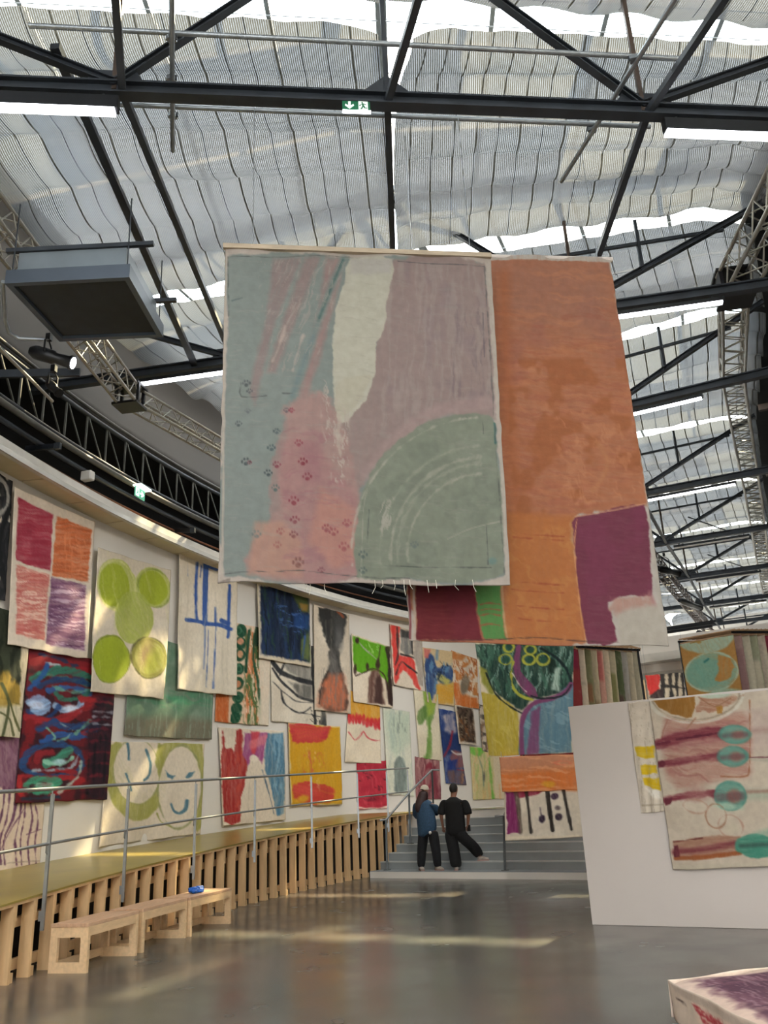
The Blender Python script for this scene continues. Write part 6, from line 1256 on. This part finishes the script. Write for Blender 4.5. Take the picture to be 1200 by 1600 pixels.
def bedsheet(name, corners, fn, quad, extra=None, nu_res=2.0):
    def pl(x, y): return corners[[tuple(c) for c in quad].index((x, y))]
    pl.kind = 'plane'; return canvas(name, '', quad, pl, fn, 1.5, parent=o, res=nu_res, rip=.010, seed=17, extra=extra, thick=.012)
def f_bedtop(p):
    base(p, '#b09a8c', '#a08a7c', '#bba698'); q = [(22, 18), (300, 22), (300, 300), (16, 300)]
    p.poly(q, '#5a3b47', soft=18, rough=6, br=.15); p.blob('#432936', 30, .45, .65, .7, q); p.scrub('#8a7076', 84, 26, 3, .55, .68, .6, q); p.scrub('#3b2632', 10, 30, 6, .62, .74, .6, q); p.scrub('#9a7a72', 88, 30, 4, .62, .74, .5, [(100, 60), (300, 60), (300, 300), (80, 300)]); p.line([(30, 14), (60, 20), (50, 26)], 2, '#4a3a3a')
bedsheet('cover_top', [bedpt(0, 0, zt), bedpt(WB, 0, zt + .005), bedpt(WB, LB, zt + .005), bedpt(0, LB, zt)], f_bedtop, [(0, 0), (300, 0), (300, 300), (0, 300)], extra=lambda U, V: .012 * np.sin(U * 19) * np.exp(-V * 20) - .02 * (np.exp(-V * 30) + np.exp(-U * 30)))
def f_bedside(p):
    base(p, '#ab9a8b', '#9b8a7b', '#b8a797'); p.poly([(60, 12), (120, 14), (300, 20), (300, 45), (180, 38), (90, 30)], '#8f2a32', soft=3, rough=3, br=.3, ba=6); p.scrub('#b8a090', 5, 30, 3, .56, .66, .7, [(60, 8), (300, 15), (300, 50), (60, 34)]); p.line([(20, 14), (45, 16)], 1.5, '#4b3b38'); p.line([(0, 2), (300, 4)], 3, '#b5a497', soft=2); p.poly([(0, 0), (30, 0), (200, 4), (200, 12), (20, 8)], '#9a8a7e', soft=3)
bedsheet('cover_side', [bedpt(-.012, 0, zt - .004), bedpt(-.012, LB, zt - .004), bedpt(-.02, LB, .03), bedpt(-.02, .02, .03)], f_bedside, [(0, 0), (300, 0), (300, 42), (0, 42)], extra=lambda U, V: .012 * np.sin(U * 30) * V)
bedsheet('cover_side', [bedpt(0, -.012, zt - .004), bedpt(WB, -.012, zt - .004), bedpt(WB, -.02, .03), bedpt(0, -.02, .03)], lambda p: base(p, '#b8a597'), [(0, 0), (300, 0), (300, 42), (0, 42)])
MB().bar(bedpt(-.05, .10, .022), bedpt(-.02, .95, .022), .03, .02).build('fallen_edge_strip', 'galv', o)

# ================================================================ PEOPLE
M['skin'] = mat('skin', '#8a5f4c', .5, var=.05); M['denim'] = mat('denim_blue', '#2a4660', .85, var=.2, scale=40); M['denimlight'] = mat('faded_denim_patch', '#8fa3ae', .85, var=.2, scale=30)
M['blackcloth'] = mat('black_cloth', '#0c0d0f', .9, var=.25, scale=20); M['navycloth'] = mat('dark_navy_trousers', '#0e1015', .9, var=.2, scale=20); M['hairdark'] = mat('dark_brown_hair', '#15100e', .6, var=.4, scale=60, stretch=(1, 1, .1))
M['hairred'] = mat('dark_auburn_hair', '#2b1415', .55, var=.4, scale=60, stretch=(1, 1, .1)); M['cap'] = mat('cream_cap_cloth', '#c2b7a6', .85, var=.06, scale=30); M['shoe'] = mat('pale_sneaker', '#a89c90', .6, var=.15, scale=25); M['shoeaccent'] = mat('pink_sneaker_sole', '#a08078', .6); M['eye'] = mat('dark_eye', '#120c0a', .3); M['lip'] = mat('lip', '#7a4038', .5)
def skin(name, chains, m, parent, sub=1, label=None, grow=1.12):
    """chains: lists of (point, rx, ry); points given by the same object are shared so that the limbs join."""
    org = wloc(parent); verts = []; rad = []; edges = []; key = {}
    roots = []
    for ch in chains:
        prev = None
        for (p, rx, ry) in ch:
            k = tuple(np.round(p, 4))
            if k not in key: key[k] = len(verts); verts.append(vec(p) - org); rad.append((rx, ry)); 
            if prev is None and key[k] == len(verts) - 1: roots.append(key[k])
            if prev is not None and prev != key[k]: edges.append((prev, key[k]))
            prev = key[k]
    me = bpy.data.meshes.new(name); me.from_pydata(verts, edges, []); me.update()
    o = bpy.data.objects.new(name, me); C.objects.link(o); o.parent = parent
    sk = o.modifiers.new('skin', 'SKIN'); sk.use_smooth_shade = True; sk.branch_smoothing = .4
    for i, r in enumerate(rad): me.skin_vertices[0].data[i].radius = (r[0] * grow, r[1] * grow); me.skin_vertices[0].data[i].use_root = i in roots
    ss = o.modifiers.new('sub', 'SUBSURF'); ss.levels = sub; ss.render_levels = sub
    # bake to a plain mesh
    bpy.context.view_layer.update(); dg = bpy.context.evaluated_depsgraph_get(); nm = bpy.data.meshes.new_from_object(o.evaluated_get(dg)); nm.name = name
    o.modifiers.clear(); o.data = nm; nm.materials.clear(); nm.materials.append(M[m])
    for pl_ in nm.polygons: pl_.use_smooth = True
    if label: o['label'] = label
    return o
def loft(parts, name, m, parent, n=16):
    mb = MB()
    for rings, (ax, ay) in parts:
        vs = []; L_ = len(rings)
        for (c, rx, ry) in rings:
            for j in range(n):
                a = 2 * math.pi * j / n; w_ = 1 + .03 * math.sin(5 * a + 7 * len(vs)); vs.append(np.array(c) + ax * rx * math.cos(a) * w_ + ay * ry * math.sin(a) * w_)
        vs.append(np.array(rings[0][0])); vs.append(np.array(rings[-1][0]))
        fs = [(i * n + j, i * n + (j + 1) % n, (i + 1) * n + (j + 1) % n, (i + 1) * n + j) for i in range(L_ - 1) for j in range(n)] + [(L_ * n, (j + 1) % n, j) for j in range(n)] + [(L_ * n + 1, (L_ - 1) * n + j, (L_ - 1) * n + (j + 1) % n) for j in range(n)]
        mb.add(vs, fs, True)
    o = mb.build(name, m, parent); s_ = o.modifiers.new('sub', 'SUBSURF'); s_.levels = 1; s_.render_levels = 1; return o
ZZ = np.array([0, 0, 1.]); FWD = np.array([NN[0], NN[1], 0]); SD = np.array([E[0], E[1], 0])      # facing away up the steps; SD to the viewer's right
def J(x, y, n): return onst(x, y, n)
def ellip(c, r, ax, name, mm, parent, seg=20, lo=-1, hi=1):
    x, y, z = ax; m = MB(); n = seg; k = seg // 2; vs = []
    for i in range(k + 1):
        t = lo + (hi - lo) * i / k; ph = math.asin(max(-1, min(1, t)))
        for j in range(n):
            a = 2 * math.pi * j / n; vs.append(np.array(c) + x * r[0] * math.cos(ph) * math.cos(a) + y * r[1] * math.cos(ph) * math.sin(a) + z * r[2] * math.sin(ph))
    fs = [(i * n + j, i * n + (j + 1) % n, (i + 1) * n + (j + 1) % n, (i + 1) * n + j) for i in range(k) for j in range(n)]
    return m.add(vs, fs, True).build(name, mm, parent)
def hand(w_, dirn, side, s=1.0):                # wrist, direction, thumb side -> chains for palm and five fingers
    d = dirn / np.linalg.norm(dirn); t = side / np.linalg.norm(side); palm = w_ + d * .055 * s; end = w_ + d * .09 * s; ch = [[(w_, .026, .022), (palm, .038, .017), (end, .036, .015)]]
    for k, ln in enumerate((.065, .075, .070, .055)):
        b = end + t * (.030 - .02 * k) * s - d * .012; m_ = b + d * ln * .5 * s + FWD * .004; e_ = m_ + d * ln * .5 * s + FWD * .014; ch.append([(b, .010, .010), (m_, .009, .009), (e_, .007, .007)])
    b = w_ + d * .03 * s + t * .022 * s; ch.append([(b, .012, .012), (b + d * .03 * s + t * .025 * s, .010, .010), (b + d * .055 * s + t * .03 * s, .008, .008)]); return ch
def face(parent, hc, f, s, up):
    m = MB(); 
    ellip(hc + f * .105 - up * .01, (.014, .022, .022), (s, f, up), 'nose', 'skin', parent, 10)
    for k in (-1, 1):
        ellip(hc + f * .088 + s * .032 * k + up * .012, (.013, .008, .008), (s, f, up), 'eye', 'eye', parent, 8); ellip(hc + s * .080 * k - f * .005, (.012, .022, .032), (s, f, up), 'ear', 'skin', parent, 10)
    ellip(hc + f * .092 - up * .052, (.024, .010, .008), (s, f, up), 'mouth', 'lip', parent, 8)
def shoe(a, f, s, parent, mm='shoe', ln=.27):
    b = np.array([a[0], a[1], a[2]]); x = MB(); pts = []
    prof = [(-.075, .040, .075), (-.03, .042, .085), (.05, .046, .065), (.12, .048, .045), (.175, .036, .034)]
    vs = []
    for (u, hw, h) in prof:
        for (k, hh) in ((-1, 0), (-1, .6), (-.45, 1), (.45, 1), (1, .6), (1, 0)): vs.append(b + f * u + s * hw * k + ZZ * (.022 + h * hh - .022 * (hh == 0) * 0))
    n = 6; fs = [(i * n + j, i * n + (j + 1) % n, (i + 1) * n + (j + 1) % n, (i + 1) * n + j) for i in range(4) for j in range(n)] + [tuple(range(n))[::-1], tuple(range(4 * n, 5 * n))]
    sh = x.add(vs, fs, True).build('shoe', mm, parent); MB().hexa([b + f * -.08 + s * -.044, b + f * -.08 + s * .044, b + f * .185 + s * .04, b + f * .185 + s * -.04], [b + f * -.08 + s * -.044 + ZZ * .024, b + f * -.08 + s * .044 + ZZ * .024, b + f * .185 + s * .04 + ZZ * .024, b + f * .185 + s * -.04 + ZZ * .024]).build('sole', 'shoeaccent', sh); return sh

# the person in black
n0 = .28
man = empty('person', [*J(713, 1357, n0)[:2], .139], 'person in loose black shirt and wide black trousers standing with one foot on a step', 'person')
hc = J(708, 1234, n0); hc = hc + FWD * .03; nk = J(708, 1247, n0); ch_ = J(710, 1258, n0); wa = J(711, 1281, n0); pv = J(712, 1297, n0)
sl, sr = J(693, 1252, n0), J(727, 1252, n0); el, er = J(689, 1273, n0 - .04), J(732, 1273, n0); wl, wr = J(692, 1291, n0 + .04), J(731, 1289, n0 + .06)
hl, hr = J(704, 1300, n0), J(719, 1300, n0); kl, kr = J(709, 1328, n0 - .02), J(736, 1319, .40)
al = J(713, 1352, n0); al[2] = .139 + .09; ar = J(751, 1337, .66); ar[2] = .30 + .09
skin('body', [[(pv, .13, .09), (wa, .12, .085), (ch_, .125, .085), (nk, .052, .052), (hc - ZZ * .07, .062, .07), (hc + FWD * .01, .076, .092), (hc + ZZ * .075, .064, .078)], [(ch_, .125, .085), (sl - ZZ * .02, .05, .05), (el, .042, .042), (wl, .026, .026)], [(ch_, .125, .085), (sr - ZZ * .02, .05, .05), (er, .042, .042), (wr, .026, .026)],
              [(pv, .13, .09), (hl, .085, .085), (kl, .055, .055), (al, .036, .036)], [(pv, .13, .09), (hr, .085, .085), (kr, .055, .055), (ar, .036, .036)]] + hand(wl, wl - el, SD, .95) + hand(wr, wr - er, -SD, .95), 'skin', man, 1)
face(man, hc + FWD * .01, FWD, SD, ZZ)
ellip(hc + ZZ * .025 - FWD * .012, (.088, .105, .118), (SD, FWD, ZZ), 'hair', 'hairdark', man, 22, -.62, 1)
hem = pv - ZZ * .10; AX = (SD, FWD); SL = lambda a, b: (lambda d: (np.cross(FWD, d) / np.linalg.norm(np.cross(FWD, d)), FWD))((b - a) / np.linalg.norm(b - a))
loft([([(hem - ZZ * .02, .235, .165), (pv, .235, .165), (wa, .225, .155), (ch_, .235, .15), (ch_ + ZZ * .07, .24, .145), (nk - ZZ * .045, .20, .125), (nk - ZZ * .005, .11, .10), (nk + ZZ * .025, .075, .075)], AX),
      ([(sl + SD * .08 + ZZ * .02, .075, .085), (sl + SD * .03 + ZZ * .0, .082, .09), (sl * .7 + el * .3, .082, .09), (el * .7 + sl * .3, .088, .092), (el * .98 + sl * .02, .088, .092), (el * .985 + sl * .015, .06, .06)], SL(sl, el)), ([(sr - SD * .08 + ZZ * .02, .075, .085), (sr - SD * .03, .082, .09), (sr * .7 + er * .3, .082, .09), (er * .7 + sr * .3, .088, .092), (er * .98 + sr * .02, .088, .092), (er * .985 + sr * .015, .06, .06)], SL(sr, er))], 'shirt', 'blackcloth', man)
loft([([(pv + ZZ * .08, .18, .13), (pv - ZZ * .02, .20, .15), (pv - ZZ * .12, .19, .15)], AX), ([(hl + ZZ * .03, .12, .13), (hl - ZZ * .08, .135, .145), (kl, .125, .135), (kl * .5 + al * .5, .125, .135), (al - ZZ * .03, .125, .14)], AX),
      ([(hr + ZZ * .03, .12, .13), (hr - ZZ * .10 + SD * .02, .135, .145), (kr, .13, .14), (kr * .5 + ar * .5, .12, .13), (ar - SD * .02 + ZZ * .0, .10, .11)], SL(hr, ar))], 'trousers', 'blackcloth', man)
shoe([al[0], al[1], .139], (FWD * .9 - SD * .35), SD, man); shoe([ar[0], ar[1], .300], (SD * .85 + FWD * .4), (FWD * -.85 + SD * .4), man)
o = MB().box(wr + np.array([0, 0, -.06]) + SD * .02, (.075, .03, .13), 33).build('mobile_phone', 'blackmetal', None, wr + np.array([0, 0, -.06])); bevel(o, .008); tag(o, "small black phone held in the right hand of the person in black", 'phone')

# the person in denim
n0 = .26
wo = empty('person', [*J(670, 1356, n0)[:2], .139], 'person in a blue denim jacket, dark trousers and a cream cap, long auburn hair', 'person')
hc = J(663, 1237, n0) + FWD * .02; nk = J(662, 1249, n0); ch_ = J(663, 1259, n0); wa = J(666, 1281, n0); pv = J(668, 1297, n0)
sl, sr = J(652, 1256, n0), J(677, 1256, n0); el, er = J(650, 1275, n0 + .10), J(682, 1270, n0 + .14); wl, wr = J(662, 1270, n0 + .36), J(680, 1262, n0 + .38)
hl, hr = J(661, 1300, n0), J(677, 1300, n0); kl, kr = J(659, 1326, n0), J(681, 1326, n0)
al = J(658, 1352, n0 - .06); al[2] = .139 + .09; ar = J(684, 1352, n0); ar[2] = .139 + .09
skin('body', [[(pv, .12, .09), (wa, .105, .08), (ch_, .11, .08), (nk, .048, .048), (hc - ZZ * .065, .058, .065), (hc, .072, .088), (hc + ZZ * .07, .06, .074)], [(ch_, .11, .08), (sl - ZZ * .02, .045, .045), (el, .038, .038), (wl, .024, .024)], [(ch_, .11, .08), (sr - ZZ * .02, .045, .045), (er, .038, .038), (wr, .024, .024)],
              [(pv, .12, .09), (hl, .085, .085), (kl, .052, .052), (al, .034, .034)], [(pv, .12, .09), (hr, .085, .085), (kr, .052, .052), (ar, .034, .034)]] + hand(wl, wl - el, SD, .9) + hand(wr, wr - er, -SD, .9), 'skin', wo, 1)
face(wo, hc, FWD, SD, ZZ)
hb = hc - FWD * .055
skin('hair', [[(hb + ZZ * .03, .095, .08), (hb - ZZ * .08, .11, .075), (hb - ZZ * .2 - SD * .04 - FWD * .05, .12, .065), (hb - ZZ * .33 - SD * .08 - FWD * .09, .10, .05), (hb - ZZ * .44 - SD * .12 - FWD * .09, .05, .03)]], 'hairred', wo, 2)
cp = ellip(hc + ZZ * .045 - FWD * .005, (.096, .112, .105), (SD, FWD, ZZ), 'cap', 'cap', wo, 22, -.05, 1)
MB().add([hc + ZZ * .045 + FWD * (.10 + .08 * math.sin(t)) + SD * .085 * math.cos(t) + ZZ * z_ for z_ in (0, .008) for t in np.linspace(0, math.pi, 9)], [tuple(range(9)), tuple(range(9, 18))[::-1]] + [(i, i + 9, i + 10, i + 1) for i in range(8)]).build('brim', 'cap', cp)
MB().tube([hc + ZZ * .04 - FWD * .115 - SD * .04, hc + ZZ * .055 - FWD * .12, hc + ZZ * .04 - FWD * .115 + SD * .04], .008, 6).build('back_strap', 'blackmetal', cp)
jk = loft([([(pv - ZZ * .14 - SD * .07, .15, .15), (pv - ZZ * .05 - SD * .03, .215, .165), (pv + ZZ * .06, .235, .17), (wa + ZZ * .02, .235, .165), (ch_, .215, .15), (ch_ + ZZ * .06, .205, .135), (nk - ZZ * .04, .16, .11), (nk + ZZ * .01, .08, .08)], AX),
      ([(sl + SD * .05, .08, .09), (sl - SD * .01 - ZZ * .03, .10, .10), (sl * .4 + el * .6, .10, .10), (el + SD * .01 - ZZ * .04, .095, .09)], SL(sl, el)), ([(el, .09, .09), (el * .4 + wl * .6, .065, .07)], (SD, ZZ)), ([(sr - SD * .05, .08, .09), (sr + SD * .02 - ZZ * .02, .10, .10), (sr * .4 + er * .6, .105, .10), (er - ZZ * .03, .10, .09)], SL(sr, er)), ([(er, .09, .09), (er * .4 + wr * .6, .06, .065)], (SD, ZZ))], 'jacket', 'denim', wo)
q = J(661, 1290, n0 - .155); MB().add([q + SD * a + ZZ * b + FWD * d_ for a, b, d_ in ((-.05, .08, .02), (.02, .06, .0), (.07, .0, 0), (.03, -.08, .0), (-.03, -.07, .01), (-.06, 0, .02))] + [q + SD * a + ZZ * b + FWD * (d_ + .05) for a, b, d_ in ((-.05, .08, .02), (.02, .06, .0), (.07, .0, 0), (.03, -.08, .0), (-.03, -.07, .01), (-.06, 0, .02))], [tuple(range(6))] + [(i, i + 6, (i + 1) % 6 + 6, (i + 1) % 6) for i in range(6)]).build('pale_patch', 'denimlight', jk)
loft([([(pv + ZZ * .08, .15, .12), (pv - ZZ * .06, .18, .14), (pv - ZZ * .14, .17, .14)], AX), ([(hl + ZZ * .02, .11, .12), (hl - ZZ * .12, .115, .125), (kl, .105, .11), (kl * .4 + al * .6, .09, .10), (al - ZZ * .02, .085, .09)], AX), ([(hr + ZZ * .02, .11, .12), (hr - ZZ * .12, .115, .125), (kr, .105, .11), (kr * .4 + ar * .6, .09, .10), (ar - ZZ * .02, .085, .09)], AX)], 'trousers', 'navycloth', wo)
shoe([al[0], al[1], .139], (FWD * .6 - SD * .6) * -1, (SD + FWD) * .7, wo); shoe([ar[0], ar[1], .139], (SD * .85 - FWD * .3), (FWD * .8 + SD * .3), wo)
q = J(672, 1301, n0 - .17); o = lump(q, (.03, .02, .035), 2, 'whiteplastic', 'white_tag', wo, 2, .2)  # small pale lump for the white tag at the jacket hem

# ================================================================ added fill spots without fixtures, brightening the left wall, steps and ramp
def spot(loc, aim, energy, size=1.0, blend=.8, radius=.25, col=(1, .95, .87)):
    l = bpy.data.lights.new('spot', 'SPOT'); l.energy = energy; l.spot_size = size; l.spot_blend = blend; l.shadow_soft_size = radius; l.color = col
    o = bpy.data.objects.new('fill_spot', l); C.objects.link(o); o.location = vec(loc); o.rotation_euler = (vec(aim) - vec(loc)).to_track_quat('-Z', 'Y').to_euler(); return o

# unseen spots at truss height wash the left wall with extra light
for a, z, en in ((-2, 2.9, 110), (6, 3.2, 130), (14, 3.6, 150), (22, 3.6, 230), (29, 3.8, 280), (36, 4.0, 280)):
    spot(cyl(a - 3, R - 5.2, 7.9), cyl(a + 2, RW, z), en * 2.2, math.radians(80))
spot(fp(2, 1.5, 0, 7.9), st(3.5, .5, 1.2), 700, math.radians(60))
spot(fp(2, -1.2, 0, 7.9), cyl(9, R + .2, .4), 420, math.radians(75))
